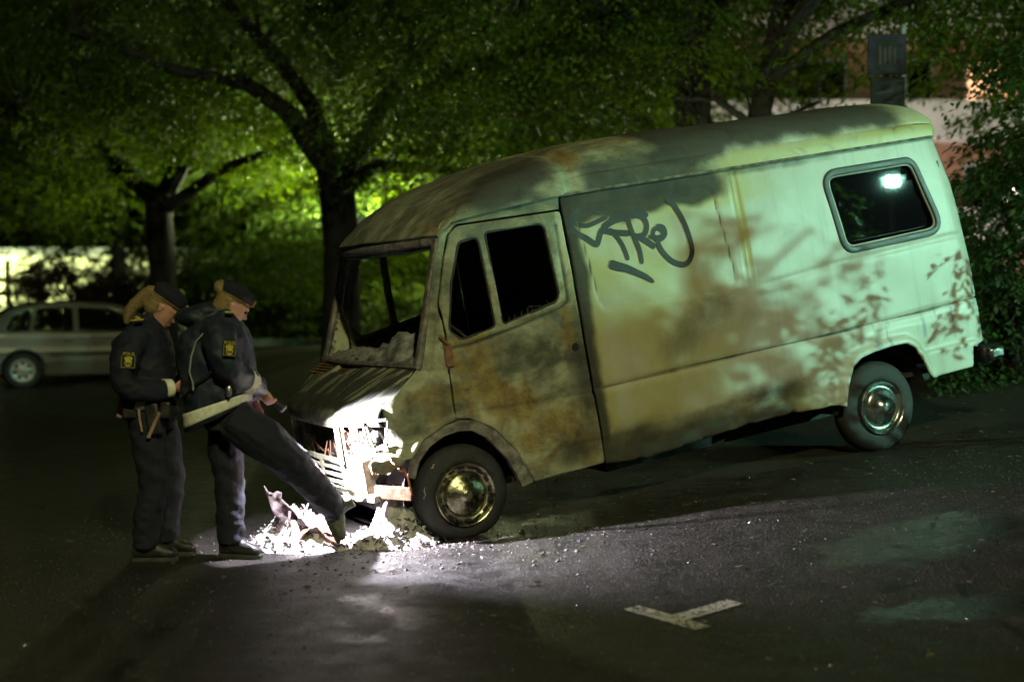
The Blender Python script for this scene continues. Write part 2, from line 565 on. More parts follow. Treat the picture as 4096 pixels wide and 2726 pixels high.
# painted T-shaped parking mark (two worn strokes, one mesh)
def mark_mesh():
    mb = MB()
    def stroke(a, b, w):
        a, b = Vector((a[0], a[1], 0)), Vector((b[0], b[1], 0))
        d = (b - a)
        L = d.length
        d.normalize()
        s = Vector((-d.y, d.x, 0))
        n = 14
        vs = []
        for i in range(n + 1):
            p = a + d * (L * i / n)
            for sg in (-1, 1):
                q = p + s * (sg * w / 2 * (1 + 0.07 * math.sin(i * 2.7 + sg)))
                vs.append((q.x, q.y, g(q.x, q.y) + 0.004))
        mb.add(vs, [(2 * i, 2 * i + 2, 2 * i + 3, 2 * i + 1) for i in range(n)])
    stroke((0.61, 7.24), (0.925, 6.83), 0.11)
    stroke((0.83, 7.02), (1.15, 7.285), 0.11)
    return mb
t = NT('worn_road_paint')
co = t.coord()
pn = t.noise(co, 30, 5, 0.7)
pg = t.noise(co, 120, 3, 0.6)
t_f = t.ramp(t.math('ADD', t.math('MULTIPLY', pn, 0.6), t.math('MULTIPLY', pg, 0.5)), 0.47, 0.56)
t_b = t.bsdf(t.mix(pn, (0.36, 0.35, 0.28), (0.52, 0.51, 0.41)), 0.7, 0, t.bump(pg, 0.6, 0.004))
t_m = t.n('ShaderNodeMixShader')
t.set(t_m.inputs[0], t_f)
t.t.links.new(t.n('ShaderNodeBsdfTransparent').outputs[0], t_m.inputs[1])
t.t.links.new(t_b, t_m.inputs[2])
M['road_paint'] = t.done(t_m.outputs[0])
# second stroke lifted a little so that the two never share a plane
pm = mark_mesh()
for i in range(30, 60):
    x, y, z = pm.v[i]
    pm.v[i] = (x, y, z + 0.003)
tag(pm.build('parking_mark', M['road_paint'], fixn=False), 'worn T-shaped white parking mark painted on the asphalt', kind='structure')

# ------------------------------------------------------------------ 2D distance tools for sheet-metal panels
def fillet(poly, r, n=6):
    out = []
    m = len(poly)
    rr = r if hasattr(r, '__len__') else [r] * m
    for i in range(m):
        p0, p1, p2 = (np.array(poly[(i + k - 1) % m], float) for k in range(3))
        a, b = p0 - p1, p2 - p1
        la, lb = np.linalg.norm(a), np.linalg.norm(b)
        a, b = a / la, b / lb
        cosang = np.clip(a @ b, -0.9999, 0.9999)
        ang = math.acos(cosang)
        if rr[i] <= 0:
            out.append(p1)
            continue
        dist = min(rr[i] / math.tan(ang / 2), 0.45 * la, 0.45 * lb)
        s, e = p1 + a * dist, p1 + b * dist
        for k in range(n + 1):
            t = k / n
            out.append((1 - t) ** 2 * s + 2 * t * (1 - t) * p1 + t * t * e)
    return np.array(out)

def sd_poly(P, poly):
    poly = np.asarray(poly, float)
    d = np.full(len(P), 1e9)
    inside = np.zeros(len(P), bool)
    m = len(poly)
    for i in range(m):
        a, b = poly[i], poly[(i + 1) % m]
        ab = b - a
        t = np.clip(((P - a) @ ab) / (ab @ ab + 1e-12), 0, 1)
        d = np.minimum(d, np.linalg.norm(P - (a + t[:, None] * ab), axis=1))
        c = ((a[1] > P[:, 1]) != (b[1] > P[:, 1]))
        with np.errstate(divide='ignore', invalid='ignore'):
            xi = (b[0] - a[0]) * (P[:, 1] - a[1]) / (b[1] - a[1]) + a[0]
        inside ^= c & (P[:, 0] < xi)
    return np.where(inside, -d, d)

def sd_line(P, pts):
    pts = np.asarray(pts, float)
    d = np.full(len(P), 1e9)
    for i in range(len(pts) - 1):
        a, b = pts[i], pts[i + 1]
        ab = b - a
        t = np.clip(((P - a) @ ab) / (ab @ ab + 1e-12), 0, 1)
        d = np.minimum(d, np.linalg.norm(P - (a + t[:, None] * ab), axis=1))
    return d

def panel(name, bounds, cell, sdf, mapf, mat, parent, attrs=None, flip=False, thick=0.012, offset=-1.0):
    x0, x1, z0, z1 = bounds
    nx, nz = max(2, int(round((x1 - x0) / cell))), max(2, int(round((z1 - z0) / cell)))
    xs, zs = np.linspace(x0, x1, nx + 1), np.linspace(z0, z1, nz + 1)
    X, Z = np.meshgrid(xs, zs, indexing='ij')
    P = np.stack([X.ravel(), Z.ravel()], 1)
    idx = np.arange(len(P)).reshape(X.shape)
    Q = np.stack([idx[:-1, :-1], idx[1:, :-1], idx[1:, 1:], idx[:-1, 1:]], -1).reshape(-1, 4)
    cen = P[Q].mean(1)
    Q = Q[sdf(cen) < 0]
    used, inv = np.unique(Q.ravel(), return_inverse=True)
    P = P[used]
    Q = inv.reshape(-1, 4)
    cnt = np.bincount(Q.ravel(), minlength=len(P))
    bd = cnt < 4
    B = P[bd]
    h = 0.002
    for _ in range(3):
        d = sdf(B)
        gxx = (sdf(B + [h, 0]) - sdf(B - [h, 0])) / (2 * h)
        gzz = (sdf(B + [0, h]) - sdf(B - [0, h])) / (2 * h)
        nn = np.maximum(gxx ** 2 + gzz ** 2, 0.05)
        st = np.stack([d * gxx / nn, d * gzz / nn], 1)
        st = np.clip(st, -cell, cell)
        B = B - st
    P[bd] = B
    V = mapf(P)
    if flip:
        Q = Q[:, ::-1]
    at = attrs(P) if attrs else {}
    o = np_mesh(name, V, Q, mat, parent, True, at)
    if thick:
        m = o.modifiers.new('thickness', 'SOLIDIFY')
        m.thickness = thick
        m.offset = offset
    return o

def gblob(P, cx, cz, rx, rz, a=0.0):
    return blob2(P[:, 0], P[:, 1], cx, cz, rx, rz, a)

def pnoise(P, s, seed=0.0):
    """cheap smooth 2D noise in about -1..1"""
    x, z = P[:, 0] * s, P[:, 1] * s
    return (np.sin(x * 1.7 + seed + 1.3 * np.sin(z * 1.1 + seed)) * np.cos(z * 1.9 - seed * 1.7)
            + 0.6 * np.sin(x * 3.9 - z * 2.7 + seed * 3.1) + 0.35 * np.sin(x * 7.3 + z * 8.1 + seed * 0.7)) / 1.95

def van_attrs(P, **k):
    z = np.zeros(len(P))
    out = {n: np.clip(k.get(n, z) + z, 0, 1.3) for n in ('soot', 'rust', 'burn', 'scorch', 'blue')}
    return out

# ================================================================== THE BURNT VAN
# local axes: x rearward from the front hub, y inward from the near (left) side, z up from the hub
VW = 1.97
van = empty('burnt_van', label='burnt-out pale high-roof van with scorched front and no windscreen, tail up on the bank', cat='van')
UX = Vector((0.89387832, 0.41682231, 0.16504761))
VZ = Vector((-0.15693685, -0.05392426, 0.98613539))
NY = -Vector((0.4199433, -0.90738709, 0.01721306))
UX.normalize()
VZ = (VZ - UX * VZ.dot(UX)).normalized()
NY = VZ.cross(UX)
VO = Vector((-0.28644143, 9.05780855, 0.33269874))
VM = Matrix(((UX.x, NY.x, VZ.x, VO.x), (UX.y, NY.y, VZ.y, VO.y), (UX.z, NY.z, VZ.z, VO.z), (0, 0, 0, 1)))
van.matrix_world = VM
van.location = VO
van.rotation_euler = VM.to_euler()
VMI = VM.inverted()

def side_in(P):
    x, z = P[:, 0], P[:, 1]
    y = 0.035 * np.clip((z - 1.0) / 0.8, 0, 1) ** 2
    xr = np.interp(z, [-0.1, 0.2, 0.82, 1.43, 1.8], [4.42, 4.42, 4.40, 4.32, 4.215])
    y = y + 0.05 * np.clip(1 - (xr - x) / 0.13, 0, 1) ** 2
    y = y + 0.07 * np.clip((-0.28 - x) / 0.19, 0, 1.2) ** 2
    return y

def to_near(P, y):
    return np.stack([P[:, 0], y, P[:, 1]], 1)
def to_far(P, y):
    return np.stack([P[:, 0], VW - y, P[:, 1]], 1)

ARCH_R = [(3.01, -0.04), (3.05, 0.10), (3.12, 0.24), (3.20, 0.29), (3.31, 0.31), (3.50, 0.325), (3.63, 0.32), (3.71, 0.27), (3.76, 0.15), (3.80, 0.05), (3.83, 0.02)]
SIDE = [(1.028, -0.02), (1.2, -0.04), (1.37, -0.05), (1.6, -0.035), (1.91, -0.01), (2.4, 0.01), (2.72, 0.0), (2.97, -0.02)] + ARCH_R + \
       [(4.24, 0.03), (4.265, 0.175), (4.42, 0.21), (4.42, 0.5), (4.40, 0.82), (4.32, 1.43), (4.215, 1.79), (1.0, 1.79)]
WIN_R = fillet([(3.12, 1.65), (3.95, 1.65), (4.14, 1.09), (3.22, 1.07)], 0.11)
PRESS = fillet([(1.09, 1.69), (2.17, 1.70), (2.27, 0.965), (1.17, 0.995)], 0.10)

def side_sdf(P):
    d = sd_poly(P, SIDE)
    jag = 0.016 * np.maximum(0, pnoise(P, 9.0, 2.0)) * sstep(0.10, 0.0, P[:, 1]) * (P[:, 0] < 3.0)
    return np.maximum(d + jag, -(sd_poly(P, WIN_R) + 0.035))

def side_map_near(P):
    x, z = P[:, 0], P[:, 1]
    y = side_in(P)
    y += 0.009 * np.exp(-(sd_poly(P, PRESS) / 0.010) ** 2) + 0.007 * sstep(0.0, -0.02, sd_poly(P, PRESS))
    for px_ in (2.345, 2.385):
        y += 0.009 * np.exp(-((x - px_ - 0.02 * (1.2 - z)) / 0.010) ** 2) * sstep(0.93, 1.02, z)
    for pl in ([(1.03, 0.49), (3.0, 0.505), (4.42, 0.535)],):
        y += 0.014 * np.exp(-(sd_line(P, pl) / 0.011) ** 2)
    y -= 0.010 * sstep(0.49, 0.44, z)
    y += 0.012 * sstep(0.17 + 0.0, 0.12, z - 0.035 * (x - 1.0)) * (x < 3.0)
    y += 0.008 * np.exp(-(sd_line(P, [(2.36, 0.94), (3.2, 1.0), (4.33, 1.04)]) / 0.018) ** 2)
    da = sd_line(P, ARCH_R)
    y -= 0.030 * sstep(0.075, 0.02, da)
    y -= 0.016 * sstep(0.235, 0.205, z) * (x > 3.75)
    y += 0.005 * pnoise(P, 1.7, 4.0) + 0.004 * pnoise(P, 4.1, 1.0) * sstep(2.6, 1.2, x)
    y += 0.020 * np.exp(-((z - 0.04) / 0.05) ** 2) * np.maximum(0, pnoise(P, 5.0, 8.0)) * (x < 2.6)
    return to_near(P, y)

def side_attrs(P):
    x, z = P[:, 0], P[:, 1]
    soot = 1.15 * sstep(1.50, 1.68, z + 0.05 * pnoise(P, 3.0, 1.0)) * sstep(2.6, 1.95, x)
    soot = np.maximum(soot, 0.55 * sstep(1.70, 1.76, z) * sstep(4.4, 2.6, x))
    soot = np.maximum(soot, 0.9 * sstep(1.17, 1.04, x + 0.02 * pnoise(P, 4.0, 2.0)))
    soot = np.maximum(soot, 0.24 * sstep(1.9, 1.1, x) * sstep(1.0, 0.5, z))
    soot = np.maximum(soot, 0.55 * sstep(1.25, 1.05, x) * sstep(0.7, 0.2, z))
    soot = np.maximum(soot, 0.50 * gblob(P, 2.02, 0.86, 0.34, 0.18, 0.1) + 0.46 * gblob(P, 1.72, 0.64, 0.26, 0.17, 0.2))
    soot = np.maximum(soot, 0.42 * gblob(P, 2.78, 1.30, 0.22, 0.12, 0.5) + 0.34 * gblob(P, 2.42, 0.82, 0.34, 0.16, 0.2))
    soot = np.maximum(soot, 0.40 * gblob(P, 2.05, 1.16, 0.2, 0.14))
    soot = np.maximum(soot, 0.85 * sstep(0.36, 0.02, z + 0.06 * pnoise(P, 2.0, 3.0)) * sstep(2.95, 2.35, x))
    soot = np.maximum(soot, 0.75 * gblob(P, 2.45, 0.18, 0.5, 0.14))
    soot = np.maximum(soot, 0.85 * np.exp(-(sd_line(P, [(1.03, 0.49), (3.0, 0.505), (4.42, 0.535)]) / 0.012) ** 2))
    soot = np.maximum(soot, 0.7 * np.exp(-(sd_poly(P, PRESS) / 0.010) ** 2) * sstep(0.9, 1.1, z))
    scorch = sstep(2.9, 1.6, x) * 0.62 + 0.75 * np.exp(-((x - 2.38) / 0.05) ** 2) * sstep(0.9, 1.2, z)
    scorch = np.maximum(scorch, 0.85 * sstep(1.40, 1.08, x))
    scorch = np.maximum(scorch, 0.8 * sstep(1.45, 1.60, z) * sstep(3.0, 2.2, x))
    scorch = np.maximum(scorch, 0.6 * sstep(0.45, 0.1, z) * sstep(3.1, 2.6, x))
    burn = 0.85 * sstep(1.60, 1.68, z) * sstep(2.4, 2.0, x) + 0.7 * sstep(1.09, 1.03, x) + 0.5 * sstep(0.10, 0.03, z) * sstep(2.9, 2.4, x)
    rust = 0.45 * sstep(0.08, 0.0, z) * (x < 3.0) + 0.3 * sstep(1.12, 1.04, x)
    blue = 0.42 * sstep(2.9, 3.4, x) * sstep(0.05, 0.12, 0.62 - z) * sstep(0.25, 0.35, z) + 0.30 * gblob(P, 3.35, 0.34, 0.1, 0.05) + 0.25 * gblob(P, 2.25, 0.6, 0.25, 0.1)
    return van_attrs(P, soot=soot, scorch=scorch, burn=burn, rust=rust, blue=blue)

side = panel('side_panel', (0.95, 4.45, -0.1, 1.83), 0.0155, side_sdf, side_map_near, M['van'], van, side_attrs, thick=0.02)
tag(side, 'pale side panel, sooty along its front and lower edges, with sprayed lettering')
panel('side_panel', (0.95, 4.45, -0.1, 1.83), 0.05, lambda P: sd_poly(P, SIDE), lambda P: to_far(P, side_in(P)), M['van'], van, side_attrs, True, 0.02)

# rear window: pane and seal
def loop3(poly, inset, yfun, n=1):
    return [(p[0], yfun(np.array([p]))[0] + inset, p[1]) for p in poly]
gl = panel('rear_side_window', (3.05, 4.2, 1.0, 1.7), 0.05, lambda P: sd_poly(P, WIN_R) + 0.015, lambda P: to_near(P, 0.045 + 0.0 * P[:, 0]), M['dark_glass'], van, thick=0.006)
tag(gl, 'dark unbroken rear side window')
mb = MB()
mb.tube(loop3(WIN_R, 0.0, side_in), (0.028, 0.016), 8, True, up=(0, 1, 0))
mb.build('window_seal', M['seal'], gl)

# ---- cab door (near and far) with empty window openings
DOORP = [(0.022, 0.80), (0.012, 0.50), (0.10, 0.475), (0.24, 0.39), (0.38, 0.21), (0.475, -0.02), (1.018, -0.015), (0.985, 1.695), (0.24, 1.705), (0.175, 1.66), (0.105, 1.50), (0.02, 1.23), (0.035, 1.05)]
DOOR = fillet(DOORP, [0.0, 0, 0.05, 0.06, 0.06, 0, 0.03, 0.03, 0.05, 0.05, 0.05, 0.05, 0.03], 4)
QWIN = fillet([(0.225, 1.595), (0.365, 1.615), (0.385, 1.02), (0.13, 0.985), (0.058, 1.06), (0.125, 1.35)], 0.045)
DWIN = fillet([(0.415, 1.632), (0.845, 1.632), (0.87, 1.115), (0.432, 1.025)], [0.03, 0.06, 0.07, 0.03])
def door_sdf(P):
    return np.maximum(np.maximum(sd_poly(P, DOOR) + 0.004, -sd_poly(P, QWIN)), -sd_poly(P, DWIN))
BELT = [(0.03, 0.945), (0.18, 0.945), (0.55, 1.0), (0.87, 1.065), (0.93, 1.10), (0.935, 1.6)]
def door_y(P):
    x, z = P[:, 0], P[:, 1]
    y = side_in(P) + 0.004
    y -= 0.012 * sstep(0.07, 0.02, np.minimum(sd_poly(P, QWIN), sd_poly(P, DWIN)))
    y += 0.010 * np.exp(-(sd_line(P, BELT) / 0.012) ** 2)
    y += 0.010 * np.exp(-(sd_line(P, [(0.03, 0.515), (0.92, 0.465), (1.02, 0.47)]) / 0.010) ** 2)
    y -= 0.012 * sstep(0.48, 0.43, z)
    y -= 0.014 * sstep(0.10, 0.02, sd_line(P, [(0.0, 0.49), (0.10, 0.475), (0.24, 0.39), (0.38, 0.21), (0.475, -0.02)]))
    y += 0.007 * pnoise(P, 2.6, 3.0) + 0.004 * pnoise(P, 6.0, 1.0)
    y += 0.006 * np.exp(-((z - 0.15) / 0.012) ** 2)
    return y
def door_attrs(P):
    x, z = P[:, 0], P[:, 1]
    burn = np.full(len(P), 0.95)
    rust = 0.38 + 0.50 * gblob(P, 0.28, 0.74, 0.16, 0.20, 0.4) + 0.42 * gblob(P, 0.62, 0.30, 0.28, 0.12, 0.2) + 0.4 * gblob(P, 0.45, 0.55, 0.2, 0.12) \
        + 0.35 * gblob(P, 0.90, 0.90, 0.06, 0.25) - 0.55 * gblob(P, 0.60, 0.80, 0.24, 0.18) - 0.3 * sstep(1.2, 1.5, z)
    soot = 0.18 + 0.6 * gblob(P, 0.96, 0.60, 0.12, 0.40) + 0.4 * gblob(P, 0.80, 0.12, 0.2, 0.12) + 0.3 * sstep(1.50, 1.66, z) + 0.22 * gblob(P, 0.40, 0.93, 0.25, 0.06)
    soot = soot + 0.5 * np.exp(-(sd_line(P, BELT) / 0.012) ** 2)
    scorch = np.full(len(P), 0.6)
    burn = burn - 0.75 * gblob(P, 0.25, 0.50, 0.12, 0.14) - 0.6 * sstep(0.90, 0.96, x) * sstep(1.15, 1.4, z) - 0.5 * gblob(P, 0.55, 1.0, 0.3, 0.04) - 0.4 * gblob(P, 0.25, 0.8, 0.08, 0.1)
    return van_attrs(P, burn=burn, rust=rust, soot=soot, scorch=scorch)
door = panel('cab_door', (-0.02, 1.06, -0.06, 1.74), 0.012, door_sdf, lambda P: to_near(P, door_y(P)), M['van'], van, door_attrs, thick=0.035)
tag(door, 'burnt rusty cab door with empty window openings')
mb = MB()
for poly in (QWIN, DWIN):
    mb.tube(loop3(poly, 0.0, side_in), (0.010, 0.012), 6, True, up=(0, 1, 0))
mb.build('window_channel', M['soot'], door)
mb = MB()
mb.lathe([(0.0, -0.004), (0.024, -0.004), (0.03, 0.004), (0.03, 0.02)], 'y', 14, (0.93, 0.0, 0.79))
mb.build('handle_hole', M['black'], door)
mb = MB()
mb.box(0.0, 0.055, -0.015, 0.012, 0.83, 0.98)
mb.bar((-0.02, -0.02, 1.04), (0.03, -0.02, 0.97), 0.016, 0.02)
mb.build('mirror_bracket', M['rust'], door, bevel=0.006)
mb = MB()
random.seed(3)
for k in range(9):
    xx = 0.45 + 0.045 * k + random.uniform(-.01, .01)
    mb.tube([(xx, 0.03, 1.02 + 0.095 * (xx - 0.43)), (xx + random.uniform(-.02, .02), 0.03, 1.06 + 0.095 * (xx - 0.43) + random.uniform(0, .04))], [0.005, 0.001], 5)
mb.build('glass_shard', M['seal'], door)['kind'] = 'stuff'
fd = panel('cab_door', (-0.02, 1.06, -0.06, 1.74), 0.02, door_sdf, lambda P: to_far(P, door_y(P)), M['van'], van, door_attrs, True, thick=0.035)

# ---- cantrail above the door, A pillar, fender : one fixed panel on each side
FEND = [(0.014, 0.80), (0.004, 0.492), (-0.10, 0.465), (-0.235, 0.41), (-0.33, 0.31), (-0.40, 0.31), (-0.452, 0.36), (-0.462, 0.43), (-0.455, 0.60), (-0.45, 0.665), (-0.40, 0.705),
        (-0.185, 0.86), (-0.125, 1.03), (0.09, 1.66), (0.12, 1.735), (0.25, 1.79), (0.993, 1.79), (0.979, 1.702), (0.235, 1.712), (0.168, 1.665), (0.098, 1.505), (0.012, 1.232), (0.027, 1.05)]
def fend_y(P):
    x, z = P[:, 0], P[:, 1]
    y = side_in(P)
    y += 0.012 * np.exp(-(sd_line(P, [(-0.185, 0.845), (0.02, 0.80)]) / 0.012) ** 2)
    y += 0.012 * np.exp(-(sd_line(P, [(-0.10, 0.80), (-0.03, 1.04), (0.10, 1.44), (0.17, 1.72)]) / 0.012) ** 2)
    y -= 0.020 * sstep(0.06, 0.015, sd_line(P, [(0.0, 0.492), (-0.10, 0.465), (-0.235, 0.41), (-0.34, 0.30)]))
    y += 0.006 * pnoise(P, 3.6, 3.0) + 0.010 * pnoise(P, 5.0, 1.0) * sstep(-0.1, -0.4, x) * sstep(0.9, 0.7, z)
    y -= 0.03 * gblob(P, -0.40, 0.36, 0.05, 0.05)
    return y
def fend_attrs(P):
    x, z = P[:, 0], P[:, 1]
    burn = np.full(len(P), 1.0)
    rust = 0.28 + 0.45 * gblob(P, -0.28, 0.68, 0.05, 0.05) + 0.2 * gblob(P, -0.1, 0.6, 0.1, 0.2)
    soot = 0.20 + 0.45 * gblob(P, -0.05, 0.62, 0.05, 0.2) + 0.35 * sstep(1.68, 1.76, z)
    return van_attrs(P, burn=burn, rust=rust, soot=soot, scorch=0.6)
panel('front_fender', (-0.5, 1.02, 0.28, 1.83), 0.012, lambda P: sd_poly(P, FEND) + 0.002, lambda P: to_near(P, fend_y(P)), M['van'], van, fend_attrs, thick=0.02)
panel('front_fender', (-0.5, 1.02, 0.28, 1.83), 0.02, lambda P: sd_poly(P, FEND) + 0.002, lambda P: to_far(P, fend_y(P)), M['van'], van, fend_attrs, True, thick=0.02)

# wheel-arch trim behind the front wheel
def band(a, b, y0, y1, name, mat, n=None):
    mb = MB()
    vs = []
    for p, q in zip(a, b):
        vs += [(p[0], y0, p[1]), (q[0], y0 + 0.004, q[1]), (q[0], y1, q[1]), (p[0], y1, p[1])]
    fs = []
    for i in range(len(a) - 1):
        for k in range(4):
            fs.append((4 * i + k, 4 * i + (k + 1) % 4, 4 * i + 4 + (k + 1) % 4, 4 * i + 4 + k))
    fs += [(3, 2, 1, 0), tuple(4 * (len(a) - 1) + k for k in range(4))]
    mb.add(vs, fs)
    return mb.build(name, mat, van, bevel=0.005)
oa = [(-0.375, 0.20), (-0.33, 0.31), (-0.23, 0.408), (-0.10, 0.462), (0.02, 0.485), (0.12, 0.465), (0.24, 0.39), (0.38, 0.21), (0.472, -0.015)]
ob = [(-0.335, 0.18), (-0.285, 0.285), (-0.20, 0.36), (-0.09, 0.405), (0.01, 0.415), (0.10, 0.40), (0.19, 0.335), (0.31, 0.17), (0.385, -0.035)]
at_ = band(oa, ob, -0.022, 0.03, 'wheel_arch_trim', M['burnt'])
tag(at_, 'scorched metal lip round the front wheel arch')

# ---- rear end
def rear_prof(z):
    return np.interp(z, [-0.1, 0.2, 0.82, 1.43, 1.8], [4.42, 4.42, 4.40, 4.32, 4.215])
def rear_map(P):
    y, z = P[:, 0], P[:, 1]
    x = rear_prof(z) - 0.001 + 0.03 * (1 - ((y - VW / 2) / (VW / 2)) ** 2) - 0.006
    x = x - 0.006 * np.exp(-((y - VW / 2) / 0.01) ** 2)
    return np.stack([x, y, z], 1)
panel('rear_doors', (0.10, 1.87, 0.15, 1.79), 0.05, lambda P: np.maximum(np.abs(P[:, 0] - VW / 2) - 0.885, np.abs(P[:, 1] - 0.97) - 0.82), rear_map, M['van'], van, lambda P: van_attrs(P, scorch=0.1), thick=0.02)
mb = MB()
mb.box(4.40, 4.56, 0.02, 1.95, 0.02, 0.15)
rb = mb.build('rear_bumper', M['black'], van, bevel=0.03)
mb = MB()
mb.box(4.43, 4.585, -0.02, 0.10, 0.035, 0.14)
mb.build('bumper_end_cap', M['chrome'], rb, bevel=0.03)
mb = MB()
mb.box(-0.03, 0.03, -0.008, 0.02, -0.07, 0.07)
vs_ = mb.build('air_vent', M['black'], van, bevel=0.008)
vs_.location = (4.185, 0.035, 1.54)
vs_.rotation_euler = (0, math.radians(-8), 0)

# ---- roof: raised cap swept up from the windscreen header
def Hc(x):
    return np.interp(x, [-0.13, -0.09, -0.03, 0.12, 0.30, 0.50, 0.75, 0.98, 1.25, 2.0, 4.0, 4.16, 4.25], [1.66, 1.70, 1.75, 1.855, 1.935, 1.995, 2.055, 2.095, 2.125, 2.145, 2.12, 2.08, 1.98])
def roof_fn(S, A):
    """S 0..1 front to rear, A 0..pi across"""
    eta = -np.cos(A)
    e = np.sign(eta) * np.abs(eta)
    xf = -0.125 + 0.215 * e ** 2
    xr = 4.245 - 0.05 * np.abs(e) ** 4
    x = xf + (xr - xf) * S
    xx = x - (xf + 0.125) * (1 - S) ** 6
    ca, sa = np.abs(eta), np.sqrt(np.maximum(0, 1 - eta ** 2))
    p = 3.0 - 0.6 * np.exp(-S * 8)
    zb = 1.645 + 0.145 * sstep(-0.02, 0.22, S) * 1.0
    zb = np.interp(x, [-0.2, 0.09, 0.20, 0.9, 5], [1.645, 1.65, 1.735, 1.79, 1.79])
    H = Hc(xx)
    bulge = 0.022 * sstep(1.06, 1.0, x) - 0.016 * np.exp(-((x - 1.10) / 0.05) ** 2)
    H = H - 0.022 * np.exp(-((x - 1.10) / 0.06) ** 2)
    u = ca ** (2.2 / p) if False else ca
    yy = np.sign(eta) * u
    zz = (1 - np.clip(ca, 0, 1) ** p) ** (1 / p)
    y = 0.985 + (0.945 + bulge) * yy
    z = zb + np.maximum(H - zb, 0.0) * zz
    # shoulder seam that runs the length of the cap
    seam = np.exp(-((zz - 0.34) / 0.035) ** 2) * (x > 1.1)
    y = y - np.sign(eta) * 0.010 * seam
    return x, y, z
ns, na = 170, 96
ss = np.linspace(0, 1, ns) ** 1.25
aa = np.linspace(0, math.pi, na)
aa = math.pi / 2 - (math.pi / 2) * np.sign(np.cos(aa)) * np.abs(np.cos(aa)) ** 0.8
SS, AA = np.meshgrid(ss, aa, indexing='ij')
RX, RY, RZ = roof_fn(SS, AA)
Pn = np.stack([RX.ravel(), RY.ravel()], 1)
RZ = RZ + (0.010 * pnoise(Pn, 2.1, 2.0) * np.sin(AA.ravel()) ** 2).reshape(RZ.shape)
idx = np.arange(RX.size).reshape(RX.shape)
Q = np.stack([idx[:-1, :-1], idx[1:, :-1], idx[1:, 1:], idx[:-1, 1:]], -1).reshape(-1, 4)
xx, yy, zz = RX.ravel(), RY.ravel(), RZ.ravel()
PS = np.stack([xx, zz], 1)
front = sstep(1.12, 0.95, xx)
r_burn = np.clip(0.95 * front + 0.75 * sstep(3.0, 1.6, xx), 0, 1)
r_soot = 0.12 + 0.26 * front + 1.0 * gblob(PS, 0.66, 1.90, 0.30, 0.08, 0.30) + 0.55 * gblob(PS, 1.9, 2.08, 0.14, 0.10) + 0.65 * sstep(1.1, 1.25, xx) * sstep(2.02, 1.92, zz) * sstep(2.6, 1.9, xx) \
    + 0.85 * sstep(1.84, 1.99, zz + 0.02 * pnoise(np.stack([xx * 2.2, yy], 1), 3.0, 4.0)) * sstep(1.6, 2.2, xx) * sstep(4.15, 3.7, xx) + 0.25 * front * (np.abs(pnoise(np.stack([xx * 0.5 + zz * 1.2, yy * 3], 1), 3.0, 1.0)) ** 1)
r_rust = 0.22 + 0.42 * gblob(PS, 2.35, 2.05, 0.35, 0.07) + 0.32 * gblob(PS, 1.35, 2.05, 0.4, 0.07) + 0.25 * gblob(PS, 0.95, 2.0, 0.04, 0.2) + 0.25 * gblob(PS, 0.12, 1.70, 0.15, 0.05)
r_scorch = 0.5 + 0.4 * sstep(1.95, 1.82, zz)
roof = np_mesh('high_roof', np.stack([xx, yy, zz], 1), Q[:, ::-1], M['van'], van, True, van_attrs(PS, burn=r_burn, soot=r_soot, rust=r_rust, scorch=r_scorch))
m_ = roof.modifiers.new('thickness', 'SOLIDIFY')
m_.thickness = 0.02
m_.offset = -1
tag(roof, 'raised roof cap blackened and rust streaked by the fire')
mb = MB()
for yb in (0.018, VW - 0.018):
    pts = [(0.13, yb + (0.03 if yb < 1 else -0.03), 1.715), (0.30, yb, 1.752), (0.6, yb, 1.776), (0.9, yb, 1.792)] + [(x, yb, 1.795) for x in np.linspace(1.2, 4.16, 8)]
    mb.tube(pts, (0.016, 0.011), 6, up=(0, 0, 1))
mb.build('rain_gutter', M['burnt'], van)
# roof rear closing panel
mb = MB()
ring = [(float(RX[-1, k]), float(RY[-1, k]), float(RZ[-1, k])) for k in range(na)]
mb.add(ring, [tuple(range(na))])
mb.build('roof_end', M['van'], van)

# ---- windscreen frame (no glass): header, far pillar, cowl rail
mb = MB()
hdr = []
for e in np.linspace(-1, 1, 21):
    hdr.append((-0.115 + 0.215 * e * e, 0.985 + 0.93 * e, 1.632))
mb.tube(hdr, (0.026, 0.030), 8, up=(0, 0, 1))
mb.tube([(p[0] + 0.03, p[1], p[2] - 0.045) for p in hdr[1:-1]], (0.016, 0.016), 6, up=(0, 0, 1))
for yb, s in ((0.03, 1), (VW - 0.03, -1)):
    mb.tube([(-0.185, yb - s * 0.005, 0.855), (-0.115, yb, 1.04), (0.0, yb + s * 0.02, 1.36), (0.10, yb + s * 0.028, 1.64)], (0.028, 0.040), 8, up=(0, 1, 0))
cow = [(-0.19 - 0.09 * (1 - e * e), 0.985 + 0.95 * e, 0.872 + 0.012 * (1 - e * e)) for e in np.linspace(-1, 1, 17)]
mb.tube(cow, (0.03, 0.022), 8, up=(0, 0, 1))
wf = mb.build('windscreen_frame', M['burnt'], van)
mb = MB()
random.seed(12)
for k in range(26):
    tt = random.random()
    p = (lerp(-0.17, 0.08, tt) + 0.04, VW - 0.055, lerp(0.9, 1.6, tt))
    mb.box(p[0] - 0.006, p[0] + 0.006, p[1] - 0.005, p[1] + 0.005, p[2] - 0.009, p[2] + 0.009)
mb.build('glass_crumb', M['ash'], wf)['kind'] = 'stuff'

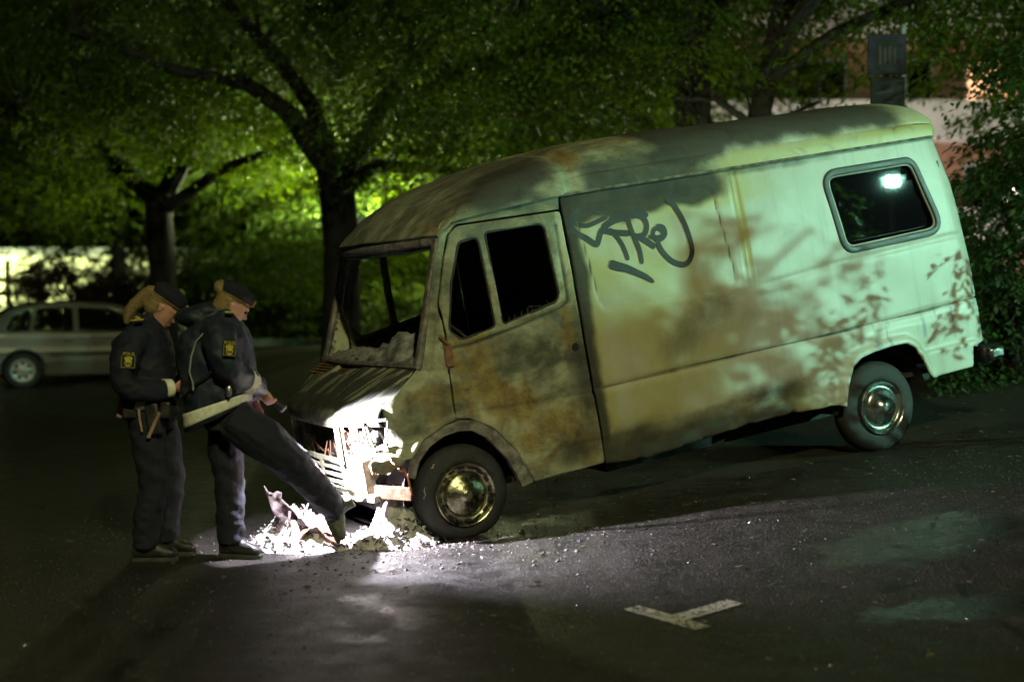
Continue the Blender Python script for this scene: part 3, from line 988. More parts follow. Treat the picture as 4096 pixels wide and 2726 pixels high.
# ---- bonnet and louvres
def nose_x(y):
    e = (np.asarray(y, float) - 0.985) / 0.985
    return -0.67 + 0.22 * np.abs(e) ** 4
nb_, nt_ = 44, 90
prof_t = np.linspace(0, 1, nb_)
ys_ = np.linspace(0.045, VW - 0.045, nt_)
BX = np.zeros((nb_, nt_))
BZ = np.zeros((nb_, nt_))
for j, y in enumerate(ys_):
    e = (y - 0.985) / 0.985
    xb, zb = -0.19 - 0.085 * (1 - e * e), 0.868 + 0.012 * (1 - e * e)
    xf_ = float(nose_x(y))
    ax = np.array([xb, lerp(xb, xf_ + 0.11, 0.5), xf_ + 0.11, xf_ + 0.045, xf_ + 0.012, xf_, xf_ + 0.004, xf_ + 0.02])
    az = np.array([zb, lerp(zb, 0.700, 0.5) + 0.012, 0.700, 0.668, 0.640, 0.605, 0.565, 0.548])
    L = np.concatenate([[0], np.cumsum(np.hypot(np.diff(ax), np.diff(az)))])
    L /= L[-1]
    BX[:, j] = np.interp(prof_t, L, ax)
    BZ[:, j] = np.interp(prof_t, L, az) - 0.03 * abs(e) ** 14
for _ in range(2):
    BX[1:-1] = (BX[:-2] + 2 * BX[1:-1] + BX[2:]) / 4
    BZ[1:-1] = (BZ[:-2] + 2 * BZ[1:-1] + BZ[2:]) / 4
BY = np.tile(ys_, (nb_, 1))
Pb = np.stack([BX.ravel(), BY.ravel()], 1)
dz = 0.006 * pnoise(Pb, 4.0, 1.0) + 0.004 * pnoise(Pb, 9.0, 2.0)
louv = np.zeros(len(Pb))
for (a, b) in ((0.78, 1.24), (1.36, 1.82)):
    m = (Pb[:, 1] > a) & (Pb[:, 1] < b) & (Pb[:, 0] > -0.37) & (Pb[:, 0] < -0.24)
    louv = np.maximum(louv, m.astype(float))
BZ = BZ + (dz - 0.016 * louv).reshape(BZ.shape)
idx = np.arange(BX.size).reshape(BX.shape)
Q = np.stack([idx[:-1, :-1], idx[:-1, 1:], idx[1:, 1:], idx[1:, :-1]], -1).reshape(-1, 4)
streaks = np.abs(pnoise(np.stack([Pb[:, 0] * 0.6, Pb[:, 1] * 3.0 + Pb[:, 0]], 1), 2.6, 5.0))
b_soot = 1.0 + 0.25 * streaks - 0.9 * sstep(0.25, 0.04, np.abs(pnoise(np.stack([Pb[:, 0] * 0.5, Pb[:, 1] * 3.4 + Pb[:, 0] * 2], 1), 1.9, 9.0))) * sstep(-0.60, -0.5, Pb[:, 0]) - 0.75 * gblob(Pb, -0.36, 0.95, 0.06, 0.14, 0.6) - 0.6 * gblob(Pb, -0.3, 1.30, 0.1, 0.05) - 0.3 * sstep(0.20, 0.06, Pb[:, 1]) * sstep(-0.40, -0.30, Pb[:, 0]) \
    - 0.45 * gblob(Pb, -0.25, 0.45, 0.05, 0.25) + 0.3 * louv - 1.0 * gblob(Pb, -0.665, 0.46, 0.035, 0.20) + 0.3 * sstep(0.40, 0.2, Pb[:, 1]) * sstep(-0.62, -0.55, Pb[:, 0]) - 0.3 * sstep(-0.60, -0.66, Pb[:, 0])  # soot, with the torch hot spot put in: thin at lip, thick beside
b_rust = 0.2 + 0.45 * gblob(Pb, -0.22, 0.4, 0.06, 0.35) + 0.3 * gblob(Pb, -0.68, 1.2, 0.04, 0.4)
bonnet = np_mesh('bonnet', np.stack([BX.ravel(), BY.ravel(), BZ.ravel()], 1), Q, M['van'], van, True, van_attrs(Pb, burn=1.0, soot=b_soot, rust=b_rust))
m_ = bonnet.modifiers.new('thickness', 'SOLIDIFY')
m_.thickness = 0.012
m_.offset = -1
tag(bonnet, 'soot-blackened sloping bonnet')
for (a, b) in ((0.78, 1.24), (1.36, 1.82)):
    for k in range(5):
        x = -0.358 + 0.026 * k
        z = 0.868 + (x + 0.24) * 0.55 + 0.007
        mb = MB()
        mb.box(-0.012, 0.012, a, b, -0.002, 0.002)
        o = mb.build('louvre_slat', M['rust'], bonnet, smooth=False)
        o.location = (x, 0, z)
        o.rotation_euler = (0, math.radians(-8), 0)

# ---- front panel with headlight holes and grille opening
def yz_map(P):
    y, z = P[:, 0], P[:, 1]
    x = nose_x(y) + 0.016 + 0.010 * pnoise(P, 4.0, 6.0) * sstep(0.5, 0.2, z)
    x = x + 0.05 * sstep(0.16, 0.05, z)
    return np.stack([x, y, z], 1)
HL_N = fillet([(0.0, 0.56), (0.15, 0.56), (0.12, 0.415), (0.045, 0.415)], 0.03)
HL_F = fillet([(VW - 0.15, 0.56), (VW - 0.0, 0.56), (VW - 0.045, 0.415), (VW - 0.12, 0.415)], 0.03)
GRL = [(0.44, 0.535), (1.56, 0.535), (1.56, 0.33), (0.44, 0.33)]
GAP1 = [(0.165, 0.555), (0.235, 0.555), (0.235, 0.42), (0.15, 0.42)]
GAP2 = [(0.275, 0.55), (0.39, 0.55), (0.40, 0.36), (0.275, 0.36)]
LOW = [(-0.05, 0.345), (0.20, 0.345), (0.235, 0.10), (0.2, -0.1), (-0.05, -0.1)]
FOUT = [(0.035, 0.56), (VW - 0.035, 0.56), (VW - 0.035, 0.30), (VW - 0.3, 0.08), (1.1, 0.10), (0.7, 0.06), (0.42, 0.03), (0.24, 0.10), (0.03, 0.33)]
SLOTS = []
for (a, b) in ((0.50, 0.86), (0.92, 1.40)):
    for k in range(4):
        zc = 0.282 - 0.048 * k
        SLOTS.append([(a, zc + 0.010), (b, zc + 0.014), (b, zc - 0.010), (a, zc - 0.012)])
def front_sdf(P):
    d = sd_poly(P, FOUT) + 0.012 * np.maximum(0, pnoise(P, 11.0, 3.0)) * sstep(0.2, 0.08, P[:, 1])
    for h in [HL_N, HL_F, GRL, GAP1, GAP2] + SLOTS:
        d = np.maximum(d, -sd_poly(P, h))
    return d
fp = panel('front_panel', (0.0, VW, 0.0, 0.58), 0.0085, front_sdf, yz_map, M['van'], van,
           lambda P: van_attrs(P, burn=1.0, soot=0.12 + 0.2 * pnoise(P, 5, 1), rust=0.28), True, thick=0.012)
tag(fp, 'burnt front panel with melted grille slats and empty headlight holes')
def front_loop(poly, dx):
    return [(float(nose_x(p[0])) + dx, p[0], p[1]) for p in poly]
mb = MB()
mb.tube([(-0.452, 0.0, 0.585), (-0.56, 0.145, 0.585)], 0.010, 6)
mb.tube([(-0.56, 0.145, 0.585), (-0.555, 0.12, 0.43), (-0.54, 0.10, 0.402), (-0.50, 0.03, 0.408), (-0.478, 0.0, 0.43), (-0.452, -0.015, 0.58)], [0.011, 0.010, 0.009, 0.008, 0.007, 0.004], 7)
o = mb.build('headlight_frame', M['burnt'], van)
tag(o, 'bent metal hoop of the missing headlight')
mb = MB()
mb.tube([(-0.452, VW, 0.585), (-0.56, VW - 0.145, 0.585), (-0.54, VW - 0.10, 0.402), (-0.50, VW - 0.03, 0.408), (-0.452, VW, 0.58)], 0.009, 7)
mb.build('headlight_frame', M['burnt'], van)
mb = MB()
mb.bar((-0.655, 0.42, 0.56), (-0.655, 0.425, 0.30), 0.02, 0.045)
mb.bar((-0.60, 0.255, 0.56), (-0.60, 0.255, 0.31), 0.02, 0.035)
mb.build('grille_strut', M['ash'], van, bevel=0.004)
# engine bay behind it
mb = MB()
mb.box(-0.50, -0.44, 0.42, 1.55, 0.10, 0.52)
rad = mb.build('radiator', M['char'], van, bevel=0.01)
mb = MB()
for k in range(22):
    mb.box(-0.507, -0.501, 0.46, 1.51, 0.13 + 0.017 * k, 0.136 + 0.017 * k)
mb.build('radiator_fin', M['soot'], rad, smooth=False)
mb = MB()
random.seed(5)
for k in range(16):
    c = (random.uniform(-0.48, -0.32), random.uniform(0.08, 0.42), random.uniform(0.34, 0.54))
    r = random.uniform(0.018, 0.05)
    mb.ball(c, r, r * random.uniform(.6, 1.3), r * random.uniform(.5, 1.2), 8, 6)
mb.build('melted_lamp_parts', M['char'], van)['kind'] = 'stuff'
mb = MB()
for k in range(5):
    c = (-0.44, 0.10 + 0.012 * k, 0.435 + 0.012 * k)
    mb.ball(c, 0.022, 0.02, 0.026, 8, 6)
mb.build('headlight_bulb_holder', M['steel'], van)
mb = MB()
for k in range(26):
    y = random.uniform(0.05, 0.52)
    z = random.uniform(0.36, 0.44)
    p = [Vector((-0.57 + random.uniform(-.03, .06), y, z))]
    d = Vector((random.uniform(-.3, .3), random.uniform(-1, 1), random.uniform(-.2, 1))).normalized()
    for q in range(6):
        p.append(p[-1] + d * 0.028)
        d = (d + Vector((random.uniform(-.7, .7), random.uniform(-.7, .7), random.uniform(-.9, .5)))).normalized()
    mb.tube(p, 0.0038, 5)
mb.tube([(-0.40, -0.01, 0.26), (-0.41, 0.0, 0.245), (-0.395, -0.02, 0.25), (-0.385, -0.025, 0.20), (-0.38, -0.03, 0.12), (-0.378, -0.03, 0.09)], 0.0065, 6)
mb.tube([(-0.43, 0.06, 0.29), (-0.41, 0.02, 0.25), (-0.395, -0.02, 0.255)], 0.005, 6)
o = mb.build('wire_bundle', M['wire'], van)
tag(o, 'bare copper wires hanging from the burnt front')
mb = MB()
for k in range(15):
    y = random.uniform(0.55, 1.45)
    mb.tube([(-0.60 + random.uniform(-.03, .05), y, 0.31), (-0.60 + random.uniform(-.04, .04), y + random.uniform(-.07, .07), 0.31 + random.uniform(.03, .12))], [0.006, 0.003], 5)
mb.build('melted_grille_remnant', M['rust'], van)['kind'] = 'stuff'
# bumper bracket, crumpled wing tip, dark box, pale post
mb = MB()
mb.bar((-0.565, 0.13, 0.135), (-0.36, 0.02, 0.085), 0.03, 0.085)
o = mb.build('bumper_bracket', M['rust'], van, bevel=0.006)
tag(o, 'brown metal bar left of the missing bumper')
mb = MB()
mb.box(-0.60, -0.50, 0.205, 0.29, 0.12, 0.325)
mb.build('black_housing', M['soot'], van, bevel=0.01)
mb = MB()
mb.bar((-0.585, 0.165, 0.345), (-0.575, 0.165, 0.10), 0.05, 0.075)
mb.bar((-0.59, 0.16, 0.10), (-0.56, 0.10, 0.09), 0.06, 0.05)
mb.build('bumper_post', M['ash'], van, bevel=0.008)
pa = fillet([(-0.60, 0.34), (-0.50, 0.385), (-0.42, 0.36), (-0.37, 0.315), (-0.40, 0.28), (-0.47, 0.25), (-0.53, 0.245), (-0.585, 0.28)], 0.02)
panel('crumpled_wing_tip', (-0.62, -0.35, 0.22, 0.4), 0.008, lambda P: sd_poly(P, pa),
      lambda P: np.stack([P[:, 0], 0.02 + 0.25 * np.clip(-0.42 - P[:, 0], 0, 1) - 0.04 * np.exp(-((P[:, 1] - 0.33) / 0.04) ** 2) + 0.010 * pnoise(P, 14, 2), P[:, 1]], 1),
      M['van'], van, lambda P: van_attrs(P, burn=1.0, rust=0.3, soot=0.1), thick=0.01)
mb = MB()
mb.box(-0.45, 0.5, 0.35, 1.62, -0.06, 0.30)
mb.box(0.5, 4.3, 0.15, 1.82, 0.03, 0.06)
mb.box(-0.4, 4.3, 0.55, 0.65, -0.10, 0.03)
mb.box(-0.4, 4.3, 1.32, 1.42, -0.10, 0.03)
mb.box(0.35, 1.0, 0.05, 1.92, 0.0, 0.04)
mb.box(-0.12, 0.06, 0.08, 1.89, 0.42, 0.80)
mb.box(1.4, 4.2, 0.75, 1.25, -0.24, 0.03)  # underbody block added to stop light and view passing under the van
mb.build('chassis', M['soot'], van, smooth=False)
mb = MB()
mb.tube([(0.0, 0.25, -0.03), (0.0, 1.72, -0.03)], 0.05, 10)
mb.build('axle', M['soot'], van)
mb = MB()
mb.tube([(3.39, 0.25, -0.10), (3.39, 1.72, -0.10)], 0.06, 10)
mb.build('axle', M['soot'], van)

# wheel housings: dark inner arches
def housing(cx, cz, r, y0, y1):
    mb = MB()
    n = 16
    vs = []
    for i in range(n + 1):
        a = math.pi * i / n
        x, z = cx + r * math.cos(a), cz + r * math.sin(a)
        vs += [(x, y0, z), (x, y1, z)]
    fs = [(2 * i, 2 * i + 1, 2 * i + 3, 2 * i + 2) for i in range(n)]
    fs.append(tuple(2 * i + 1 for i in range(n + 1)))
    mb.add(vs, fs)
    mb.build('wheel_housing', M['soot'], van)
housing(0.02, 0.02, 0.44, 0.035, 0.40)
housing(3.41, -0.10, 0.42, 0.045, 0.40)
housing(0.02, 0.02, 0.44, VW - 0.035, VW - 0.40)
housing(3.41, -0.10, 0.42, VW - 0.045, VW - 0.40)

# ---- wheels
def wheel(cx, cz, y, s, R, burnt, flat):
    """s = +1 for the near side (outer face towards -y)"""
    W_ = 0.185
    prof = [(0.185, 0.02), (0.205, 0.0), (0.235, -0.004), (R - 0.05, 0.004), (R - 0.02, 0.018), (R, 0.05), (R + 0.002, W_ / 2), (R, W_ - 0.05), (R - 0.03, W_ - 0.015), (0.19, W_)]
    mb = MB()
    mb.lathe([(r, h * s) for r, h in prof], 'y', 56, (0, 0, 0))
    # tread grooves and flattening on the ground
    ty = mb.build('wheel', M['tyre'], van)
    ty.location = (cx, y, cz)
    me = ty.data
    if flat:
        for v in me.vertices:
            if v.co.z < -flat:
                d = -flat - v.co.z
                v.co.z = -flat - 0.15 * d
                v.co.y -= s * 0.30 * d * (1 if (v.co.y * s) < W_ / 2 else -1)
    if burnt:
        for v in me.vertices:
            k = mnoise.noise(Vector((v.co.x * 9, v.co.y * 9, v.co.z * 9)))
            v.co.y += 0.012 * k
    hub = MB()
    hub.lathe([(0.206, -0.004 * s), (0.208, -0.018 * s), (0.200, -0.026 * s), (0.186, -0.020 * s), (0.182, -0.004 * s), (0.160, 0.012 * s), (0.148, 0.010 * s), (0.142, -0.006 * s), (0.134, -0.016 * s),
               (0.118, -0.022 * s), (0.085, -0.040 * s), (0.045, -0.052 * s), (0.040, -0.060 * s), (0.018, -0.064 * s), (0.0, -0.065 * s)], 'y', 48)
    ho = hub.build('hubcap', M['chrome_stained'] if burnt else M['chrome'], ty, angle=60)
    for k in range(16 if burnt else 0):
        a = 2 * math.pi * k / 16
        sl = MB()
        c, sn = math.cos(a), math.sin(a)
        t_ = Vector((-sn, 0, c))
        r_ = Vector((c, 0, sn))
        sl.bar(r_ * 0.171 - t_ * 0.019 + Vector((0, 0.000 * s, 0)), r_ * 0.171 + t_ * 0.019 + Vector((0, 0.000 * s, 0)), 0.013, 0.016, (0, 1, 0))
        sl.build('vent_slot', M['black'], ty, smooth=False)
    return ty
w1 = wheel(0.0, 0.0, 0.035, 1, 0.315, True, 0.275)
tag(w1, 'front wheel with a collapsed burnt tyre and stained chrome cover')
w2 = wheel(3.385, -0.115, 0.05, 1, 0.335, False, 0.0)
tag(w2, 'rear wheel with an intact tyre and chrome hubcap')
wheel(0.0, 0.0, VW - 0.035, -1, 0.315, True, 0.275)
wheel(3.385, -0.115, VW - 0.05, -1, 0.335, False, 0.0)
# peeling strips of the front tyre that catch the torch
mb = MB()
for a0, a1, r0 in ((2.55, 3.15, 0.275), (2.2, 2.32, 0.285)):
    pts = []
    for k in range(9):
        a = lerp(a0, a1, k / 8)
        rr = r0 + 0.006 * math.sin(k * 2.2)
        pts.append((rr * math.cos(a), 0.015 + 0.006 * math.sin(k), rr * math.sin(a)))
    mb.tube(pts, (0.006, 0.004), 5)
mb.build('tyre_cord_strip', M['ash'], w1)

# ---- cab interior
mb = MB()
ys = np.linspace(0.08, 1.89, 60)
xs = np.linspace(-0.2, 0.16, 14)
vs = []
for x in xs:
    for y in ys:
        n = mnoise.fractal(Vector((x * 9, y * 7, 2.0)), 0.9, 2.0, 4)
        lump = 0.155 * math.exp(-((x - 0.0) / 0.13) ** 2 - ((y - 0.66) / 0.20) ** 2) + 0.06 * math.exp(-((x - 0.02) / 0.1) ** 2 - ((y - 1.05) / 0.12) ** 2)
        vs.append((x, y, 0.865 + lump + 0.045 * n + 0.03 * math.sin(math.pi * min(1, (x + 0.2) / 0.36))))
nn = len(ys)
mb.add(vs, [(i * nn + j, i * nn + j + 1, (i + 1) * nn + j + 1, (i + 1) * nn + j) for i in range(len(xs) - 1) for j in range(nn - 1)])
o = mb.build('dashboard', simple('ash_crusted_dashboard', (0.24, 0.24, 0.22), 0.95, 0, 0.6, 10, 1.0), van, solid=0.02)
tag(o, 'lumpy ash-grey remains of the dashboard')
for yc in (0.45, 1.45):
    mb = MB()
    for dy in (-0.2, 0.2):
        mb.tube([(0.35, yc + dy, 0.38), (0.75, yc + dy, 0.36), (0.82, yc + dy, 0.5), (0.92, yc + dy, 1.0), (0.93, yc + dy * 0.8, 1.06)], 0.014, 6)
    mb.tube([(0.93, yc - 0.16, 1.06), (0.93, yc + 0.16, 1.06)], 0.014, 6)
    for k in range(5):
        mb.tube([(0.40 + 0.08 * k, yc - 0.2, 0.375), (0.40 + 0.08 * k, yc + 0.2, 0.375)], 0.006, 5)
    for k in range(4):
        mb.tube([(0.84 + 0.02 * k, yc - 0.19, 0.58 + 0.1 * k), (0.84 + 0.02 * k, yc + 0.19, 0.58 + 0.1 * k)], 0.006, 5)
    mb.box(0.35, 0.8, yc - 0.18, yc + 0.18, 0.05, 0.34)
    o = mb.build('seat_frame', M['soot'], van)
mb = MB()
pts = []
for k in range(24):
    a = 2 * math.pi * k / 24
    pts.append((0.30 - 0.10 * math.sin(a), 0.45 + 0.20 * math.cos(a), 0.93 + 0.15 * math.sin(a)))
mb.tube(pts, 0.010, 6, True)
mb.tube([(0.30, 0.45, 0.93), (0.05, 0.45, 0.75)], 0.018, 6)
mb.tube([(0.30, 0.25, 0.93), (0.30, 0.65, 0.93)], 0.008, 6)
mb.build('steering_wheel', M['soot'], van)
mb = MB()
mb.box(1.05, 1.07, 0.05, 1.92, 0.0, 1.72)
mb.build('bulkhead', M['soot'], van, smooth=False)
# ---- sprayed tag on the side (flat print as thin ribbons)
TAG = [
    ([(1.329, 1.604), (1.267, 1.587), (1.221, 1.575), (1.169, 1.566), (1.119, 1.574), (1.08, 1.596), (1.063, 1.624), (1.067, 1.648), (1.099, 1.666), (1.15, 1.67), (1.207, 1.661), (1.262, 1.643), (1.289, 1.629)], 0.032),
    ([(1.066, 1.642), (1.048, 1.6), (1.041, 1.563), (1.075, 1.526), (1.14, 1.484), (1.191, 1.441), (1.216, 1.437), (1.236, 1.47), (1.257, 1.505), (1.277, 1.515), (1.368, 1.488), (1.484, 1.465)], 0.044),
    ([(1.329, 1.52), (1.371, 1.462), (1.399, 1.406), (1.415, 1.352), (1.425, 1.291)], 0.0347),
    ([(1.319, 1.547), (1.386, 1.589), (1.463, 1.604), (1.538, 1.603), (1.602, 1.584), (1.627, 1.554)], 0.0467),
    ([(1.272, 1.529), (1.344, 1.563), (1.428, 1.577), (1.487, 1.568)], 0.0467),
    ([(1.483, 1.588), (1.481, 1.536), (1.492, 1.47), (1.51, 1.402), (1.525, 1.334), (1.527, 1.249)], 0.0367),
    ([(1.496, 1.58), (1.556, 1.578), (1.603, 1.545), (1.609, 1.491), (1.578, 1.444), (1.524, 1.439), (1.496, 1.453)], 0.04),
    ([(1.531, 1.438), (1.578, 1.405), (1.618, 1.372), (1.648, 1.345)], 0.0427),
    ([(1.612, 1.426), (1.656, 1.412), (1.709, 1.411), (1.728, 1.434), (1.71, 1.46), (1.673, 1.469), (1.65, 1.446), (1.655, 1.406), (1.682, 1.389), (1.723, 1.402), (1.747, 1.431), (1.735, 1.473), (1.684, 1.487)], 0.0307),
    ([(1.672, 1.377), (1.687, 1.329), (1.723, 1.271), (1.769, 1.227), (1.834, 1.197), (1.881, 1.202), (1.919, 1.24), (1.937, 1.29), (1.932, 1.364), (1.916, 1.446), (1.89, 1.522), (1.862, 1.586), (1.839, 1.629)], 0.0387),
    ([(1.795, 1.641), (1.86, 1.619)], 0.04),
    ([(1.279, 1.292), (1.33, 1.268), (1.4, 1.24), (1.468, 1.203), (1.536, 1.162), (1.593, 1.115)], [0.0633, 0.0613, 0.0533, 0.0453, 0.0387, 0.0227]),
]

def ribbon_mesh(strokes):
    mb = MB()
    for si, (pts, w) in enumerate(strokes):
        P = [Vector((p[0], p[1])) for p in pts]
        # Catmull-Rom resampling
        out = []
        n = len(P)
        ws = w if hasattr(w, '__len__') else [w] * n
        for i in range(n - 1):
            p0, p1, p2, p3 = P[max(i - 1, 0)], P[i], P[i + 1], P[min(i + 2, n - 1)]
            for k in range(6):
                t = k / 6
                out.append((0.5 * ((2 * p1) + (p2 - p0) * t + (2 * p0 - 5 * p1 + 4 * p2 - p3) * t * t + (3 * p1 - p0 - 3 * p2 + p3) * t ** 3), lerp(ws[i], ws[i + 1], t)))
        out.append((P[-1], ws[-1]))
        m = len(out)
        vs = []
        for i, (p, ww) in enumerate(out):
            d = out[min(i + 1, m - 1)][0] - out[max(i - 1, 0)][0]
            d.normalize()
            s = Vector((-d.y, d.x))
            e = min(1.0, 0.55 + 0.45 * min(i, m - 1 - i) / 2.0)
            for sg in (-1, 0, 1):
                q = p + s * (sg * ww / 2 * e)
                y = float(SIDE_Y(np.array([[q.x, q.y]]))[0]) - 0.0022 - 0.0005 * si
                vs.append((q.x, y, q.y))
        mb.add(vs, [(3 * i + k, 3 * i + 3 + k, 3 * i + 4 + k, 3 * i + 1 + k) for i in range(m - 1) for k in (0, 1)])
    return mb
SIDE_Y = lambda P: side_map_near(P)[:, 1]
tg = ribbon_mesh(TAG).build('spray_tag', M['spray'], side, fixn=False)
tag(tg, 'scrawled dark spray-painted tag on the side panel')

# ================================================================== TREES, SHRUBS
def leaf_mesh(name, centres, dirs, size, mat, parent, per=46, spread=0.55, droop=0.45, seed=1):
    """leafy sprays: every leaf is one small folded quad"""
    r = np.random.default_rng(seed)
    n = len(centres)
    C_ = np.repeat(centres, per, 0)
    D_ = np.repeat(dirs, per, 0)
    N = len(C_)
    t = r.uniform(-0.25, 1.0, N)
    side = np.stack([-D_[:, 1], D_[:, 0], np.zeros(N)], 1)
    sw = r.normal(0, 0.30, N)
    L = spread * np.repeat(r.uniform(0.7, 1.35, n), per)
    pos = C_ + D_ * (t * L)[:, None] + side * (sw * L * (1.1 - 0.6 * t))[:, None]
    pos[:, 2] -= droop * L * (np.maximum(t, 0) ** 1.6) * 0.55 + np.abs(sw) * L * 0.25
    pos += r.normal(0, 0.035, (N, 3))
    ax = D_ * 0.8 + side * np.sign(sw)[:, None] * r.uniform(0.2, 0.9, N)[:, None] + r.normal(0, 0.3, (N, 3))
    ax[:, 2] -= r.uniform(0.15, 0.9, N)
    ax /= np.linalg.norm(ax, axis=1)[:, None]
    up = np.stack([r.normal(0, 0.35, N), r.normal(0, 0.35, N), np.ones(N)], 1)
    w = np.cross(ax, up)
    w /= np.linalg.norm(w, axis=1)[:, None] + 1e-9
    nrm = np.cross(w, ax)
    ln = size * r.uniform(0.65, 1.3, N)
    a = pos
    b = pos + ax * (ln * 0.45)[:, None] + w * (ln * 0.27)[:, None] + nrm * (ln * 0.06)[:, None]
    c = pos + ax * ln[:, None]
    d = pos + ax * (ln * 0.45)[:, None] - w * (ln * 0.27)[:, None] + nrm * (ln * 0.06)[:, None]
    V = np.stack([a, b, c, d], 1).reshape(-1, 3)
    Q = np.arange(4 * N).reshape(-1, 4)
    return np_mesh(name, V, Q, mat, parent, False)

def spray_points(blobs, n, seed, gap=0.35):
    """points in flattened ellipsoids, denser towards the outside, with gaps"""
    r = np.random.default_rng(seed)
    vol = np.array([b[3] * b[4] * b[5] for b in blobs])
    pick = r.choice(len(blobs), n * 3, p=vol / vol.sum())
    B = np.array(blobs)[pick]
    u = r.normal(0, 1, (n * 3, 3))
    u /= np.linalg.norm(u, axis=1)[:, None]
    rad = r.uniform(0.15, 1, n * 3) ** 0.45
    P = B[:, :3] + u * rad[:, None] * B[:, 3:6]
    nz = np.sin(P[:, 0] * 1.9 + seed) * np.cos(P[:, 1] * 1.7 + seed * 2) + np.sin(P[:, 2] * 4.1 + P[:, 0] * 0.8 + seed)
    keep = nz > -2 + 2 * gap + r.uniform(-0.3, 0.3, n * 3)
    P, u = P[keep][:n], u[keep][:n]
    d = u.copy()
    d[:, 2] = 0
    d += r.normal(0, 0.5, d.shape) * [1, 1, 0]
    d /= np.linalg.norm(d, axis=1)[:, None] + 1e-9
    d[:, 2] = -0.22
    return P, d

def tree(name, base, trunk, limbs, blobs, nspray, label, group=None, leaf=0.09, seed=1, per=46, mat=None, spread=0.6, gap=0.35, cat='tree'):
    """trunk: [(x,y,z,r)...] ; limbs: lists of the same; all local to base"""
    root = empty(name, base, label, cat, group)
    mb = MB()
    def rough_tube(pts, seg):
        P = [Vector(p[:3]) for p in pts]
        out, rad = [], []
        for i in range(len(P) - 1):
            for k in range(4):
                t = k / 4
                q = P[i].lerp(P[i + 1], t)
                q += Vector((mnoise.noise(q * 1.3), mnoise.noise(q * 1.3 + Vector((5, 0, 0))), 0)) * 0.06
                out.append(q)
                rad.append(lerp(pts[i][3], pts[i + 1][3], t))
        out.append(P[-1])
        rad.append(pts[-1][3])
        mb.tube(out, rad, seg)
    rough_tube(trunk, 12)
    tr = mb.build('trunk', M['bark'], root)
    for li in limbs:
        mb = MB()
        rough_tube(li, 8)
        mb.build('limb', M['bark'], root)
    P, d = spray_points(blobs, nspray, seed, gap)
    cr = leaf_mesh('crown', P, d, leaf, mat or M['leaf'], root, per, spread, 0.5, seed + 100)
    # fine twigs that carry the sprays
    mb = MB()
    rr = random.Random(seed)
    hubs = [Vector(l[-1][:3]) for l in limbs] + [Vector(trunk[-1][:3])] + [Vector(l[len(l) // 2][:3]) for l in limbs]
    for i in rr.sample(range(len(P)), min(90, len(P))):
        p = Vector(P[i])
        h = min(hubs, key=lambda q: (q - p).length)
        m1 = h.lerp(p, 0.5) + Vector((rr.uniform(-.2, .2), rr.uniform(-.2, .2), rr.uniform(0.05, .3)))
        mb.tube([h, m1, p], [0.022, 0.013, 0.005], 4)
    mb.build('branches', M['bark'], root)['kind'] = 'stuff'
    return root

tree('beech_tree', (-5.9, 24.0, 0), [(0, 0, -0.1, 0.30), (0.02, 0, 1.0, 0.24), (0.0, 0, 2.2, 0.23), (-0.05, 0, 3.2, 0.24)],
     [[(-0.05, 0, 3.1, 0.17), (-0.9, -0.2, 3.9, 0.13), (-2.2, -0.4, 4.5, 0.07)], [(0, 0, 3.1, 0.18), (0.5, 0.2, 4.2, 0.14), (0.9, 0.3, 6.0, 0.08)],
      [(-0.02, 0, 2.9, 0.12), (1.0, -0.3, 3.6, 0.09), (2.2, -0.5, 4.0, 0.05)]],
     [(-2.6, -0.5, 5.2, 3.4, 2.4, 1.9), (1.2, 0.2, 5.6, 3.0, 2.4, 2.2), (-3.2, -1.0, 3.6, 2.2, 1.5, 0.8), (0.5, 0.8, 4.2, 2.2, 1.5, 0.9)],
     1250, 'dark leafy tree with a forking trunk right behind the two officers', 'trees behind the car park', seed=3)
tree('beech_tree', (-2.4, 20.0, 0), [(0, 0, -0.1, 0.34), (0, 0, 1.0, 0.27), (0.0, 0, 2.4, 0.25), (-0.08, 0, 3.3, 0.26)],
     [[(-0.08, 0, 3.2, 0.18), (-0.6, -0.7, 4.0, 0.13), (-1.1, -1.1, 4.35, 0.10), (-2.0, -1.4, 4.5, 0.075), (-3.3, -1.5, 5.0, 0.035)],
      [(-0.08, 0, 3.2, 0.17), (-0.3, -0.7, 4.1, 0.12), (-0.9, -1.2, 4.9, 0.09), (-1.5, -1.4, 5.6, 0.05)],
      [(0.0, 0, 3.0, 0.13), (0.5, -0.2, 3.35, 0.10), (1.4, -0.4, 3.3, 0.06), (2.3, -0.5, 3.2, 0.03)],
      [(0, 0, 3.2, 0.14), (0.7, 0.2, 4.4, 0.11), (1.6, 0.3, 5.6, 0.06)]],
     [(-1.4, -0.3, 5.7, 3.0, 2.2, 1.7), (1.8, -0.3, 5.2, 2.8, 2.2, 1.7), (1.8, -0.5, 3.7, 2.2, 1.2, 0.8), (-2.2, 0.3, 4.0, 1.9, 1.2, 0.7)],
     1200, 'spreading leafy tree with a stout trunk left of the van windscreen', 'trees behind the car park', seed=5)
